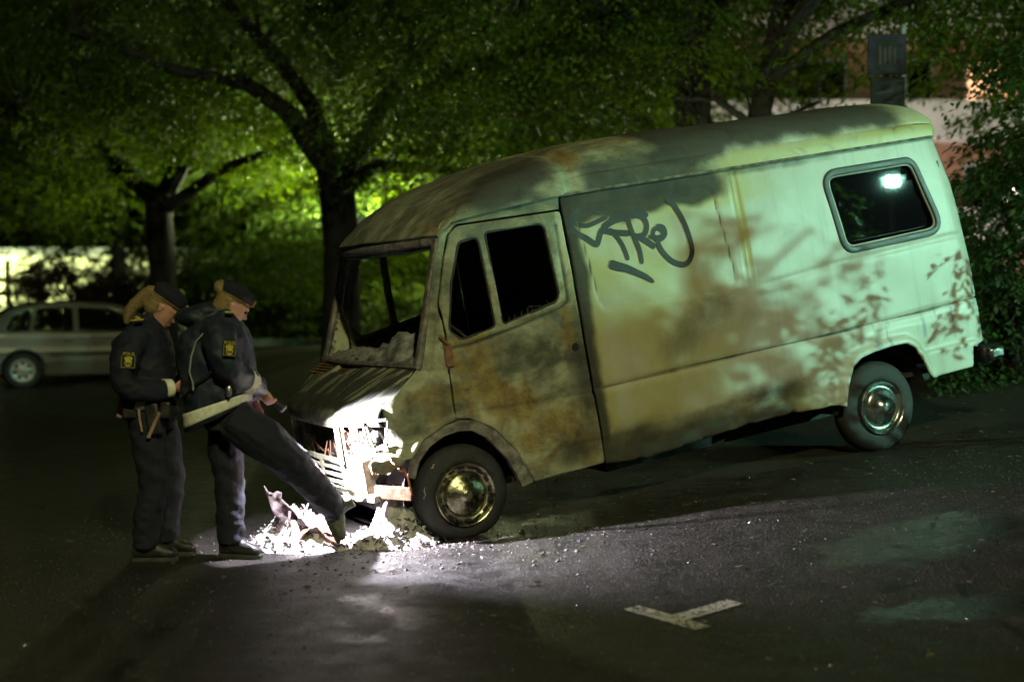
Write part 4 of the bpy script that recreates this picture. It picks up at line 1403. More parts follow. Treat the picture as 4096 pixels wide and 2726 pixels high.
tree('beech_tree', (2.14, 17.0, 0.2), [(0, 0, -0.3, 0.30), (0, 0, 2.0, 0.235), (0.0, 0, 3.8, 0.215), (0.03, 0, 5.4, 0.19), (0.0, 0, 7.0, 0.15)],
     [[(0.02, 0, 4.4, 0.10), (0.6, -0.1, 5.2, 0.07), (1.1, -0.2, 6.2, 0.04)], [(0, 0, 4.0, 0.09), (-0.9, -0.2, 4.7, 0.07), (-2.0, -0.4, 5.0, 0.04)],
      [(0, 0, 3.4, 0.06), (0.7, -0.3, 3.3, 0.04), (1.4, -0.5, 3.6, 0.02)]],
     [(-1.5, -0.3, 5.2, 2.6, 1.9, 1.5), (-2.4, 0.2, 3.6, 2.0, 1.4, 0.8), (0.4, 0.8, 5.6, 2.0, 1.2, 1.4), (-0.6, -0.9, 4.0, 1.4, 0.8, 0.6)],
     800, 'leafy tree with a tall straight trunk above the middle of the van roof', 'trees behind the car park', seed=8)
tree('beech_tree', (2.75, 16.0, 0.25), [(-0.05, 0, -0.3, 0.24), (-0.03, 0, 2.0, 0.16), (0.0, 0, 3.3, 0.125), (0.10, 0, 3.85, 0.13)],
     [[(0.10, 0, 3.8, 0.11), (0.45, -0.1, 4.45, 0.09), (1.05, -0.2, 5.1, 0.06), (1.9, -0.3, 5.6, 0.03)], [(0.08, 0, 3.7, 0.10), (0.25, 0.1, 4.5, 0.09), (0.75, 0.2, 5.4, 0.075), (1.1, 0.2, 6.6, 0.05)],
      [(0.12, 0, 3.75, 0.08), (0.8, -0.2, 4.2, 0.065), (1.7, -0.3, 4.6, 0.05), (2.9, -0.4, 4.9, 0.03)], [(0, 0, 3.2, 0.05), (-0.5, -0.2, 3.5, 0.035), (-1.0, -0.2, 3.5, 0.02)]],
     [(1.9, -0.3, 5.3, 2.2, 1.5, 1.1), (3.4, -0.3, 4.5, 1.9, 1.3, 0.9), (0.4, -0.5, 5.7, 1.3, 1.0, 0.9), (3.4, -1.0, 3.5, 1.3, 0.8, 0.6), (1.2, -0.6, 4.1, 0.9, 0.6, 0.5), (2.6, -0.8, 5.6, 1.6, 0.9, 0.8), (3.9, -0.9, 5.2, 1.2, 0.8, 0.8), (2.1, -1.0, 3.9, 1.0, 0.5, 0.5), (3.0, -1.2, 4.2, 1.3, 0.6, 0.5)],
     640, 'leafy tree whose trunk forks into bare diagonal limbs above the van roof', 'trees behind the car park', seed=13)
tree('beech_tree', (-12.5, 27.0, 0), [(0, 0, -0.1, 0.30), (0, 0, 2.4, 0.25), (0.1, 0, 4.0, 0.2)],
     [[(0, 0, 3.0, 0.15), (1.5, -0.4, 4.0, 0.1), (3.0, -0.6, 4.2, 0.05)], [(0.1, 0, 3.8, 0.15), (0.6, 0, 6.0, 0.09)]],
     [(0.6, 0, 5.8, 3.8, 2.5, 2.3), (3.0, -1.0, 4.0, 2.8, 1.4, 1.2), (-0.5, -0.6, 3.2, 3.2, 1.5, 0.75), (3.6, -1.2, 3.2, 2.2, 1.0, 0.6)],
     1300, 'dark leafy tree hanging low over the parked silver car', 'trees behind the car park', seed=21)
tree('beech_tree', (0.2, 29.0, 0.1), [(0, 0, -0.2, 0.3), (0, 0, 3.0, 0.25), (0.1, 0, 5.0, 0.2)],
     [[(0, 0, 3.5, 0.15), (-1.8, 0, 5.0, 0.09)], [(0.1, 0, 4.5, 0.15), (1.8, 0, 6.5, 0.08)]],
     [(-3.0, 0, 4.6, 4.2, 1.8, 2.6), (2.5, 0.3, 6.6, 4.2, 2.0, 2.6), (-4.2, 0.5, 2.6, 2.6, 1.2, 1.2), (-1.0, 0.0, 8.2, 5.0, 2.0, 2.0)],
     1700, 'broad lit green tree farthest back behind the trunks', 'trees behind the car park', leaf=0.12, seed=34, spread=0.8)
tree('beech_tree', (8.4, 20.0, 0.4), [(0, 0, -0.5, 0.3), (0, 0, 3.0, 0.24), (-0.1, 0, 5.0, 0.2)],
     [[(0, 0, 3.5, 0.14), (-1.6, -0.4, 4.6, 0.08)], [(-0.1, 0, 4.6, 0.14), (0.8, 0, 6.2, 0.08)]],
     [(-1.2, -0.3, 4.6, 1.5, 1.3, 1.3), (-1.0, -1.0, 3.2, 1.4, 1.0, 0.8), (0.6, 0, 5.8, 2.0, 1.6, 1.4)],
     420, 'leafy tree at the right edge in front of the brick building', 'trees behind the car park', seed=41)

tree('beech_tree', (-9.4, 34.0, 0.1), [(0, 0, -0.2, 0.22), (0, 0, 2.5, 0.17), (0.1, 0, 4.5, 0.13)],
     [[(0, 0, 2.6, 0.1), (-1.8, -0.2, 3.4, 0.05)], [(0, 0, 3.0, 0.1), (1.8, 0.2, 3.6, 0.05)]],
     [(-3.6, 0, 3.15, 2.8, 1.0, 0.62), (0.5, 0, 3.05, 2.2, 1.0, 0.72), (3.6, 0.2, 3.2, 2.2, 1.0, 0.75), (0, 0, 4.8, 4.6, 1.6, 1.4)],
     820, 'tree with low hanging leaves in front of the bright wall', 'trees behind the car park', leaf=0.12, seed=71, spread=0.6)

def shrub(name, base, blobs, n, label, seed, mat, leaf=0.07, group=None, per=40, spread=0.35, stems=7, gap=0.25):
    root = empty(name, base, label, 'shrub', group)
    P, d = spray_points(blobs, n, seed, gap)
    leaf_mesh('foliage', P, d, leaf, mat, root, per, spread, 0.5, seed + 50)
    rr = random.Random(seed)
    for k in range(stems):
        mb = MB()
        q = P[rr.randrange(len(P))]
        mb.tube([(q[0] * 0.15, q[1] * 0.15, -0.15), (q[0] * 0.5 + rr.uniform(-.1, .1), q[1] * 0.5, q[2] * 0.5), tuple(q)], [0.03, 0.02, 0.008], 5)
        mb.build('stem', M['bark'], root)
    return root
shrub('shrub', (4.85, 13.4, g(4.85, 13.4)), [(0.1, 0, 1.3, 0.95, 0.8, 1.15), (0.3, -0.1, 2.6, 0.8, 0.7, 0.8), (-0.25, 0.1, 0.5, 0.9, 0.6, 0.45)], 330,
      'tall dark bush behind the van tail at the right edge', 51, M['leaf_dark'], 0.075)
shrub('shrub', (3.7, 13.9, g(3.7, 13.9)), [(0, 0, 0.35, 0.9, 0.5, 0.4), (0.5, -0.6, 0.2, 0.8, 0.4, 0.25)], 90, 'low dark undergrowth below the van bumper', 52, M['leaf_dark'], 0.07)
shrub('shrub', (-2.6, 33.5, 0.1), [(0, 0, 0.9, 2.0, 0.9, 0.9), (2.6, 0.2, 1.0, 1.7, 0.9, 1.0), (-1.9, 0.4, 1.1, 1.3, 0.8, 1.0)], 420, 'lit green bush behind the low wooden rail', 53, M['leaf'], 0.11, None, 40, 0.5)
shrub('shrub', (2.8, 34.0, 0.1), [(0, 0, 1.2, 2.6, 0.9, 1.3), (-1.6, 0, 2.2, 2.0, 0.9, 1.2)], 380, 'tall green bush seen through the van cab', 54, M['leaf'], 0.12, None, 40, 0.55)
shrub('shrub', (-10.6, 33.0, 0.1), [(0, 0, 1.1, 1.5, 0.7, 1.1), (1.3, 0.3, 0.9, 1.2, 0.7, 0.9)], 300, 'reddish brown bush beside the fence', 55, M['leaf_red'], 0.10, None, 40, 0.45)
shrub('shrub', (-7.0, 33.2, 0.1), [(0, 0, 1.3, 1.5, 0.8, 1.4), (1.6, 0.2, 0.9, 1.2, 0.8, 0.9)], 320, 'dark green bush between the two officers', 56, M['leaf'], 0.11, None, 40, 0.5)

shrub('shrub', (-12.1, 38.5, 0.1), [(0, 0, 1.4, 1.6, 0.7, 1.4), (1.7, 0.1, 1.4, 1.3, 0.7, 1.4)], 460, 'tall brownish bush right of the bright wall opening', 57, M['leaf_red'], 0.11, None, 40, 0.5)
shrub('shrub', (-9.4, 37.5, 0.1), [(0, 0, 1.4, 1.6, 0.7, 1.35), (1.9, 0.1, 1.5, 1.5, 0.7, 1.4)], 460, 'tall dark bush behind the ponytailed officer', 58, M['leaf'], 0.11, None, 40, 0.5)
shrub('shrub', (-5.6, 37.0, 0.1), [(0, 0, 1.2, 1.9, 0.7, 1.3), (2.6, 0.1, 1.5, 1.9, 0.7, 1.5)], 460, 'tall lit bush behind the hooded officer', 59, M['leaf'], 0.11, None, 40, 0.5)

shrub('shrub', (6.1, 16.6, g(6.1, 16.6)), [(0, 0, 0.9, 1.3, 0.7, 1.0), (0.4, 0.1, 1.9, 1.0, 0.6, 0.7), (-0.6, 0, 1.4, 0.7, 0.5, 0.7)], 300, 'dark bush in front of the brick building', 66, M['leaf_dark'], 0.085)

# tree and branch outside the frame, between the lamp and the van: they cast the leaf shadows
LAMP_P = Vector((11.85, 6.315, 3.44))
def between(x, z, t):
    p = VM @ Vector((x, 0, z))
    return p + (LAMP_P - p).normalized() * t
yb_ = Vector((5.35, 8.1, 0.0))
def yblob(x, z, t, rx, ry, rz):
    p = between(x, z, t) - yb_
    return (p.x, p.y, p.z, rx, ry, rz)
tree('young_tree', tuple(yb_), [(0, 0, -0.1, 0.06), (0.0, 0.05, 1.0, 0.045), (-0.1, 0.1, 1.9, 0.035)],
     [[(0, 0.05, 1.1, 0.025), (-0.3, 0.2, 1.7, 0.015)], [(-0.05, 0.08, 1.5, 0.025), (0.2, 0.3, 2.2, 0.015)]],
     [yblob(1.5, 0.62, 3.9, 0.42, 0.36, 0.24), yblob(2.0, 0.85, 3.7, 0.40, 0.36, 0.22), yblob(2.6, 0.95, 3.6, 0.34, 0.30, 0.20), yblob(1.4, 0.15, 3.9, 0.42, 0.36, 0.2), yblob(2.4, 0.1, 3.6, 0.40, 0.34, 0.16),
      yblob(2.7, 1.42, 3.5, 0.26, 0.24, 0.10), yblob(0.2, 0.3, 4.4, 0.40, 0.36, 0.22)],
     62, 'young roadside tree beside the car park lamp', None, leaf=0.088, seed=61, per=30, spread=0.27, gap=0.0)
st_ = Vector((9.3, 6.2, 0.0))  # unseen crown added to block lamp light from the ground and officers
def near_lamp(p, d, r, rz):
    q = LAMP_P + (Vector(p) - LAMP_P).normalized() * d - st_
    return (q.x, q.y, q.z, r, r, rz)
tree('lamp_blocker_tree', tuple(st_), [(0, 0, -0.1, 0.07), (0.0, 0.0, 1.2, 0.055), (-0.05, 0.05, 2.2, 0.045)],
     [[(0, 0, 1.3, 0.03), (-0.2, -0.4, 2.0, 0.02)], [(0, 0, 1.6, 0.03), (0.1, 0.5, 2.4, 0.02)]],
     [near_lamp(p, 2.7, 0.30, 0.26) for p in ((-2.0, 8.2, 1.0), (-1.8, 8.1, 0.2), (0.0, 7.2, 0.0), (1.3, 6.7, 0.0), (2.6, 6.8, 0.0), (-1.0, 6.3, 0.0), (-5, 8.4, 0), (-4, 7.0, 0), (1.0, 5.2, 0), (3.2, 5.6, 0), (4.6, 6.5, 0), (5.5, 5.5, 0), (-4, 5.2, 0), (-2, 4.8, 0), (-7, 6.5, 0), (-3, 3.5, 0), (0, 4, 0))],
     260, 'added unseen leafy tree blocking the car park lamp', None, leaf=0.15, seed=63, per=16, spread=0.28, gap=0.0)
rb_ = Vector((5.75, 10.0, g(5.75, 10.0)))
def rblob(x, z, t, r, rz):
    p = between(x, z, t) - rb_
    return (p.x, p.y, p.z, r, r, rz)
shrub('roadside_bush', tuple(rb_), [rblob(4.25, 0.80, 1.4, 0.17, 0.17), rblob(4.25, 0.42, 1.4, 0.17, 0.15), rblob(4.05, 0.12, 1.5, 0.14, 0.08), rblob(3.45, 0.66, 2.0, 0.10, 0.07), rblob(2.85, 0.50, 2.2, 0.26, 0.17), rblob(2.75, 0.12, 2.2, 0.26, 0.13), rblob(3.05, 0.75, 2.1, 0.14, 0.10), rblob(2.6, 0.8, 2.2, 0.16, 0.12)], 40, 'small leafy bush beside the van tail', 62, M['leaf_dark'], 0.075, None, 14, 0.16, 4, 0.0)

# ================================================================== LAMPS
def globe_lamp(base, h, watts, col, label, r=0.14, hood=True, bowl=False):
    root = empty('street_lamp', base, label, 'street lamp')
    mb = MB()
    mb.tube([(0, 0, -0.2), (0, 0, 0.9), (0, 0, 0.95), (0, 0, h - r - 0.06)], [0.075, 0.075, 0.05, 0.038], 12)
    mb.build('pole', M['pole'], root)
    mb = MB()
    mb.lathe([(0.0, h - r - 0.08), (0.07, h - r - 0.08), (0.085, h - r + 0.02), (0.0, h - r + 0.03)], 'z', 16)
    mb.build('collar', M['pole'], root)
    if hood:
        mb = MB()
        mb.lathe([(0.0, h + r + 0.05), (0.05, h + r + 0.05), (0.17, h + r + 0.0), (0.19, h + r - 0.05), (0.17, h + r - 0.045), (0.0, h + r + 0.02)], 'z', 20)
        mb.build('hood', M['pole'], root)
    if bowl:
        mb = MB()
        mb.lathe([(0.0, h - r - 0.05), (0.30, h - r - 0.02), (0.46, h - 0.075 + r * 0.4), (0.47, h - 0.07 + r * 0.4), (0.28, h - r - 0.035), (0.0, h - r - 0.07)], 'z', 28)
        mb.build('cutoff_bowl', M['pole'], root)  # opaque bowl added to keep the lamp's light off the ground
    mb = MB()
    mb.ball((0, 0, h), r, r, r, 20, 14)
    L = watts / (4 * math.pi ** 2 * r * r)
    mb.build('globe', emitter('lamp_glow', col, L), root)
    return root
globe_lamp((11.85, 6.315, 0.0), 3.44, LAMP_MINT_W, (0.40, 1.0, 0.74), 'car park lamp with a round pale green-white globe', r=0.09)
globe_lamp((2.2, -4.5, 0.0), 9.5, LAMP_WARM_W, (0.97, 0.95, 0.50), 'tall street lamp with a yellowish globe behind the viewer', r=0.2)
def fill_light(base, aim, watts, col, angle, label):  # unseen spots added to brighten foliage and walls in the background
    root = empty('fill_light', base, label, 'fill_light')
    aim = Vector(aim) - Vector(base)
    Tm = Matrix.Translation((0, 0, 0.28)) @ aim.to_track_quat('Z', 'Y').to_matrix().to_4x4()
    mb = MB()
    mb.lathe([(0.0, -0.16), (0.09, -0.15), (0.13, -0.02), (0.15, 0.06), (0.14, 0.065), (0.12, 0.0), (0.0, -0.02)], 'z', 20)
    mb.v = [tuple(Tm @ Vector(p)) for p in mb.v]
    mb.build('housing', M['pole'], root)
    mb = MB()
    mb.bar((0, 0, -0.1), (0, 0, 0.2), 0.05, 0.05)
    mb.build('bracket', M['pole'], root)
    sd = bpy.data.lights.new('fill_spot', 'SPOT')
    sd.energy = watts
    sd.color = col
    sd.spot_size = math.radians(angle)
    sd.spot_blend = 0.6
    sd.shadow_soft_size = 0.10
    so = bpy.data.objects.new('fill_spot', sd)
    COL.objects.link(so)
    so.parent = root
    so.location = Tm @ Vector((0, 0, 0.08))
    so.rotation_euler = aim.to_track_quat('-Z', 'Y').to_euler()
FL_G = (0.92, 1.0, 0.46)
globe_lamp((-3.0, 26.6, 0.0), 3.0, 2600.0, (0.88, 1.0, 0.48), 'park lamp half hidden by the lit leaves beyond the left trunk', r=0.10, hood=False, bowl=True)
globe_lamp((-0.3, 27.0, 0.0), 2.5, 700.0, (0.88, 1.0, 0.52), 'unseen fill lamp added behind the van cab', r=0.10, hood=False, bowl=True)  # extra hidden globe that brightens the far foliage
fill_light((-16.4, 40.6, 0.1), (-16.6, 46.0, 2.2), 8500.0, (0.86, 1.0, 0.50), 120, 'added unseen floodlight aimed at the pale pavilion wall')
globe_lamp((-1.75, 32.7, 0.1), 2.1, 520.0, FL_G, 'unseen fill lamp added in the bushes behind the van cab', r=0.08, hood=False)  # hidden globe added to brighten the bushes seen through the cab
fill_light((8.0, 33.0, 0.1), (8.2, 40.0, 5.5), 9000.0, (1.0, 0.86, 0.78), 130, 'added unseen floodlight aimed at the brick building')
fill_light((-2.7, 31.65, 0.0), (-3.0, 36.0, 2.6), 1100.0, FL_G, 150, 'added unseen floodlight lighting the bushes behind the low rail')
fill_light((1.6, 32.6, 0.1), (1.8, 36.0, 2.4), 600.0, FL_G, 130, 'added unseen floodlight lighting the bushes seen through the cab')
fill_light((2.0, 14.8, g(2.0, 14.8)), (1.6, 16.3, 5.0), 150.0, FL_G, 120, 'added unseen floodlight turned up into the tree behind the van')
globe_lamp((7.72, 22.0, 0.5), 2.55, 9.0, (1.0, 0.80, 0.72), 'small bright lamp glimpsed through the bush at the right edge', r=0.15, hood=False)

# ================================================================== FAR SETTING: building, wall, fence, rail, sign
M['brick'] = simple('red_brickwork', (0.28, 0.15, 0.10), 0.85, 0, 0.2, 5, 0.3)
M['frame'] = simple('window_frame_paint', (0.34, 0.36, 0.36), 0.6, 0, 0.1, 4)
M['lit_room'] = emitter('lit_room', (1.0, 0.50, 0.26), 2.2)
bd = empty('apartment_building', (14.0, 40.0, 0.1), 'red brick apartment building with white balcony fronts behind the trees', 'building')
mb = MB()
mb.box(-9.0, 14.0, 0.0, 9.0, -0.3, 14.0)
mb.build('wall', M['brick'], bd, smooth=False)
for fl in range(4):
    zf = 2.9 * fl + 2.9
    mb = MB()
    mb.box(-9.0, 14.0, -1.3, -0.02, zf - 0.2, zf)
    mb.build('balcony_slab', M['white_render'], bd, smooth=False)
    mb = MB()
    mb.box(-9.05, 14.0, -1.36, -1.3, zf - 0.22, zf + 0.85)
    mb.build('balcony_front', M['white_render'], bd, smooth=False)
    for k in range(9):
        x = -7.8 + 2.4 * k
        mb = MB()
        mb.box(x - 0.75, x + 0.75, -0.05, 0.04, zf - 2.4, zf - 0.75)
        f = mb.build('window', M['frame'], bd, smooth=False)
        for sx in (-0.36, 0.36):
            mb = MB()
            mb.box(x + sx - 0.32, x + sx + 0.32, -0.075, -0.052, zf - 2.32, zf - 0.83)
            mb.build('pane', M['lit_room'] if (k * 5 + fl * 3) % 4 == 1 else M['dark_glass'], f, smooth=False)
mb = MB()
mb.box(-9.3, 14.3, -1.6, 9.3, 14.0, 14.35)
mb.build('roof', M['pole'], bd, smooth=False)

M['pale_wall'] = simple('pale_yellow_wall', (0.62, 0.60, 0.40), 0.85, 0, 0.1, 1.5)
pb = empty('pavilion', (-17.0, 46.0, 0.1), 'low pale yellow pavilion lit bright at the left edge', 'building')
mb = MB()
mb.box(-9.0, 9.5, 0.0, 6.0, -0.2, 2.62)
mb.build('wall', M['pale_wall'], pb, smooth=False)
mb = MB()
mb.box(-9.4, 9.9, -0.5, 6.4, 2.62, 2.85)
mb.build('roof', M['pole'], pb, smooth=False)
fe = empty('fence', (-11.9, 36.0, 0.1), 'pale wooden post and rail fence before the bright wall', 'fence')
for k in range(5):
    mb = MB()
    mb.box(-0.055 - 0.85 * k, 0.055 - 0.85 * k, -0.05, 0.05, -0.3, 2.28)
    mb.build('post', M['wood'], fe, bevel=0.01)
for z in (0.8, 1.42, 1.78):
    mb = MB()
    mb.box(-3.5, 0.06, -0.085, -0.052, z - 0.06, z + 0.06)
    mb.build('rail', M['wood'], fe, bevel=0.008)

lr = empty('low_rail', (-4.6, 31.2, 0.0), 'low wooden guard rail along the edge of the car park', 'rail')
mb = MB()
mb.box(-2.2, 7.0, -0.06, 0.06, 0.38, 0.56)
mb.build('beam', M['wood'], lr, bevel=0.015)
for k in range(6):
    x = -2.0 + 1.76 * k
    mb = MB()
    mb.box(x - 0.06, x + 0.06, -0.05, 0.05, -0.2, 0.378)
    mb.build('post', M['wood'], lr, bevel=0.01)

M['sign_blue'] = simple('dark_blue_sign_face', (0.002, 0.002, 0.018), 0.7, 0, 0.2, 8)
M['sign_grey'] = simple('grey_sign_back', (0.006, 0.007, 0.006), 0.8, 0, 0.35, 8)
M['sign_black'] = simple('black_sign_print', (0.012, 0.012, 0.012), 0.6, 0, 0.1, 8)
sg = empty('parking_sign', (3.56, 13.6, g(3.56, 13.6)), 'square dark blue bordered sign over a grey plate on a pole above the van tail', 'sign', rz=math.radians(-6))
gg = g(3.56, 13.6)
mb = MB()
mb.tube([(0.155, 0.05, -0.3), (0.155, 0.05, 4.15 - gg)], 0.03, 10)
mb.build('pole', M['pole'], sg)
mb = MB()
mb.box(-0.18, 0.18, -0.012, 0.012, 3.68 - gg, 4.06 - gg)
pl_ = mb.build('sign_plate', M['sign_blue'], sg, bevel=0.006)
mb = MB()
mb.box(-0.105, 0.105, -0.016, -0.0125, 3.73 - gg, 4.01 - gg)
mb.build('sign_field', M['sign_grey'], pl_, smooth=False)
for k in range(4):
    mb = MB()
    mb.box(-0.075 + 0.045 * k, -0.05 + 0.045 * k, -0.0195, -0.0165, 3.78 - gg, 3.95 - gg - 0.02 * (k % 2))
    mb.build('sign_mark', M['sign_black'], pl_, smooth=False)
mb = MB()
mb.box(-0.15, 0.17, -0.012, 0.012, 3.30 - gg, 3.66 - gg)
p2 = mb.build('sign_plate', M['sign_grey'], sg, bevel=0.006)
mb = MB()
mb.bar((-0.10, -0.0145, 3.50 - gg), (0.06, -0.0145, 3.53 - gg), 0.004, 0.022)
mb.build('sign_mark', M['sign_black'], p2, smooth=False)

# ================================================================== SILVER CAR
def build_car():
    L = 4.2
    root = empty('parked_car', (0, 0, 0), 'silver hatchback parked behind the officers at the left edge', 'car')
    prof_top = [(0.03, 0.50), (0.03, 0.70), (0.08, 0.86), (0.14, 0.95), (0.45, 1.24), (0.68, 1.385), (1.1, 1.455), (1.7, 1.465), (2.2, 1.44), (2.5, 1.385), (2.85, 1.19), (3.2, 0.985), (3.45, 0.935), (3.85, 0.84), (4.08, 0.74), (4.17, 0.58), (4.17, 0.42)]
    outline = [(4.15, 0.30), (4.0, 0.22), (3.78, 0.22)]
    for k in range(13):
        a = math.pi * k / 12
        outline.append((3.42 + 0.355 * math.cos(a), 0.30 + 0.355 * math.sin(a)))
    outline += [(3.06, 0.21), (1.16, 0.21)]
    for k in range(13):
        a = math.pi * k / 12
        outline.append((0.80 + 0.355 * math.cos(a), 0.30 + 0.355 * math.sin(a)))
    outline += [(0.44, 0.24), (0.08, 0.30)] + prof_top
    outline = outline[::-1]
    def hw(x, z):
        w = 0.845 - 0.16 * np.clip((0.5 - x) / 0.5, 0, 1) ** 2.2 - 0.20 * np.clip((x - 3.5) / 0.7, 0, 1) ** 2.0
        w = w - 0.24 * np.clip((z - 0.90) / 0.55, 0, 1) ** 1.15 - 0.05 * np.clip((0.45 - z) / 0.3, 0, 1) + 0.012 * np.exp(-((z - 0.62) / 0.05) ** 2)
        return w
    wins = [fillet([(0.52, 0.985), (0.66, 1.24), (0.93, 1.36), (0.98, 1.36), (0.90, 0.985)], 0.05),
            fillet([(0.97, 0.985), (1.04, 1.37), (1.62, 1.395), (1.62, 0.975)], 0.05),
            fillet([(1.71, 0.975), (1.71, 1.395), (2.22, 1.365), (2.50, 1.25), (2.88, 0.965)], 0.05)]
    def sdf(P):
        d = sd_poly(P, outline)
        for w in wins:
            d = np.maximum(d, -sd_poly(P, w))
        return d
    def m(s):
        def f(P):
            x, z = P[:, 0], P[:, 1]
            y = hw(x, z)
            for xx in (1.665, 2.86):
                y = y - 0.006 * np.exp(-((x - xx) / 0.008) ** 2) * (z < 0.97)
            return np.stack([x, s * y, z], 1)
        return f
    for s, fl in ((-1, False), (1, True)):
        sp = panel('body_side', (0.0, 4.25, 0.18, 1.5), 0.028, sdf, m(s), M['car_paint'], root, None, fl, 0.02)
        for w in wins:
            panel('side_window', (0.4, 3.0, 0.9, 1.45), 0.03, lambda P, w=w: sd_poly(P, w) - 0.012, lambda P, s=s: m(s)(P) - np.array([0, s * 0.02, 0]), M['car_glass'], root, None, fl, 0)
        mb = MB()
        for a, b in ((1.22, 1.63), (1.70, 2.80)):
            mb2 = MB()
            pts = [(x, s * (float(hw(np.array(x), np.array(0.58))) + 0.008), 0.585) for x in np.linspace(a, b, 8)]
            mb2.tube(pts, (0.022, 0.012), 6, up=(0, 0, 1))
            mb2.build('side_moulding', M['black'], root)
        for a in (1.56, 2.68):
            mb2 = MB()
            mb2.bar((a - 0.1, s * 0.865, 0.80), (a + 0.05, s * 0.865, 0.80), 0.02, 0.025)
            mb2.build('door_handle', M['black'], root, bevel=0.005)
        mb2 = MB()
        mb2.ball((2.80, s * 0.93, 0.99), 0.07, 0.09, 0.06, 10, 8)
        mb2.build('mirror', M['car_paint'], root)
        mb2 = MB()
        mb2.box(0.05, 0.20, s * 0.60 - 0.10, s * 0.60 + 0.10, 0.72, 0.98)
        mb2.build('tail_light', simple('red_lens', (0.25, 0.01, 0.01), 0.3), root, bevel=0.03)
        mb2 = MB()
        mb2.box(3.93, 4.13, s * 0.56 - 0.13, s * 0.56 + 0.13, 0.58, 0.72)
        mb2.build('headlight', M['rim'], root, bevel=0.03)
    # skin across the car following the profile
    seg_mat = []
    pts = prof_top
    def strip(a, b, name, mat, dz=0.0):
        n = 14
        V, F = [], []
        pp = []
        for i in range(a, b):
            for k in range(4):
                t = k / 4
                pp.append((lerp(pts[i][0], pts[i + 1][0], t), lerp(pts[i][1], pts[i + 1][1], t)))
        pp.append(pts[b])
        for (x, z) in pp:
            w = float(hw(np.array(x), np.array(z)))
            for j in range(n + 1):
                e = -1 + 2 * j / n
                V.append((x + (0.02 if x > 2 else -0.02) * (1 - e * e), e * w, z + 0.02 * (1 - e ** 2) - dz))
        for i in range(len(pp) - 1):
            for j in range(n):
                F.append((i * (n + 1) + j, i * (n + 1) + j + 1, (i + 1) * (n + 1) + j + 1, (i + 1) * (n + 1) + j))
        mb = MB()
        mb.add(V, F)
        return mb.build(name, mat, root)
    strip(0, 3, 'tailgate', M['car_paint'])
    strip(3, 5, 'rear_window', M['dark_glass'])
    strip(5, 9, 'roof', M['car_paint'])
    strip(9, 11, 'windscreen', M['car_glass'])
    strip(11, 14, 'bonnet', M['car_paint'])
    strip(14, 16, 'front_bumper', M['car_paint'])
    mb = MB()
    mb.box(-0.02, 0.12, -0.72, 0.72, 0.30, 0.52)
    mb.build('rear_bumper', M['car_paint'], root, bevel=0.05)
    mb = MB()
    mb.box(0.3, 3.9, -0.68, 0.68, 0.24, 0.45)
    mb.build('floor', M['black'], root, smooth=False)
    for x, s in ((1.35, 0), (2.2, -0.36), (2.2, 0.36)):
        mb = MB()
        w = 0.6 if s == 0 else 0.24
        mb.box(x - 0.5, x, s - w, s + w, 0.45, 0.62)
        mb.box(x - 0.62, x - 0.48, s - w, s + w, 0.5, 1.02)
        mb.build('seat', M['black'], root, bevel=0.05)
    for x in (0.80, 3.42):
        for s in (-1, 1):
            mb = MB()
            mb.lathe([(0.20, -0.01), (0.235, -0.02), (0.285, -0.012), (0.31, 0.03), (0.31, 0.15), (0.28, 0.19), (0.2, 0.19)], 'y', 36)
            w = mb.build('wheel', M['tyre'], root)
            w.location = (x, s * 0.82, 0.305)
            w.rotation_euler = (0, 0, 0 if s < 0 else math.pi)
            mb = MB()
            mb.lathe([(0.208, -0.012), (0.195, -0.022), (0.17, -0.008), (0.07, -0.018), (0.05, -0.028), (0.0, -0.03)], 'y', 36)
            h = mb.build('rim', M['rim'], w)
            for k in range(7):
                a = 2 * math.pi * k / 7
                mb = MB()
                mb.box(-0.026, 0.026, -0.024, -0.008, 0.095, 0.155, Matrix.Rotation(a, 4, 'Y'))
                mb.build('rim_slot', M['black'], w, bevel=0.01)
    return root
tg_ = NT('car_window_glass')
gb = tg_.bsdf((0.02, 0.025, 0.022), 0.05, 0, None, 0.5)
tb = tg_.n('ShaderNodeBsdfTransparent')
tb.inputs['Color'].default_value = (0.55, 0.62, 0.55, 1)
mx = tg_.n('ShaderNodeMixShader')
mx.inputs[0].default_value = 0.25
tg_.t.links.new(tb.outputs[0], mx.inputs[1])
tg_.t.links.new(gb, mx.inputs[2])
M['car_glass'] = tg_.done(mx.outputs[0])
car = build_car()
cyaw = math.radians(24)
car.rotation_euler = (0, 0, cyaw)
car.scale = (1, 1, 0.965)
car.location = (-8.13 - (0.80 * math.cos(cyaw) + 0.82 * math.sin(cyaw)), 23.6 - (0.80 * math.sin(cyaw) - 0.82 * math.cos(cyaw)), 0.0)

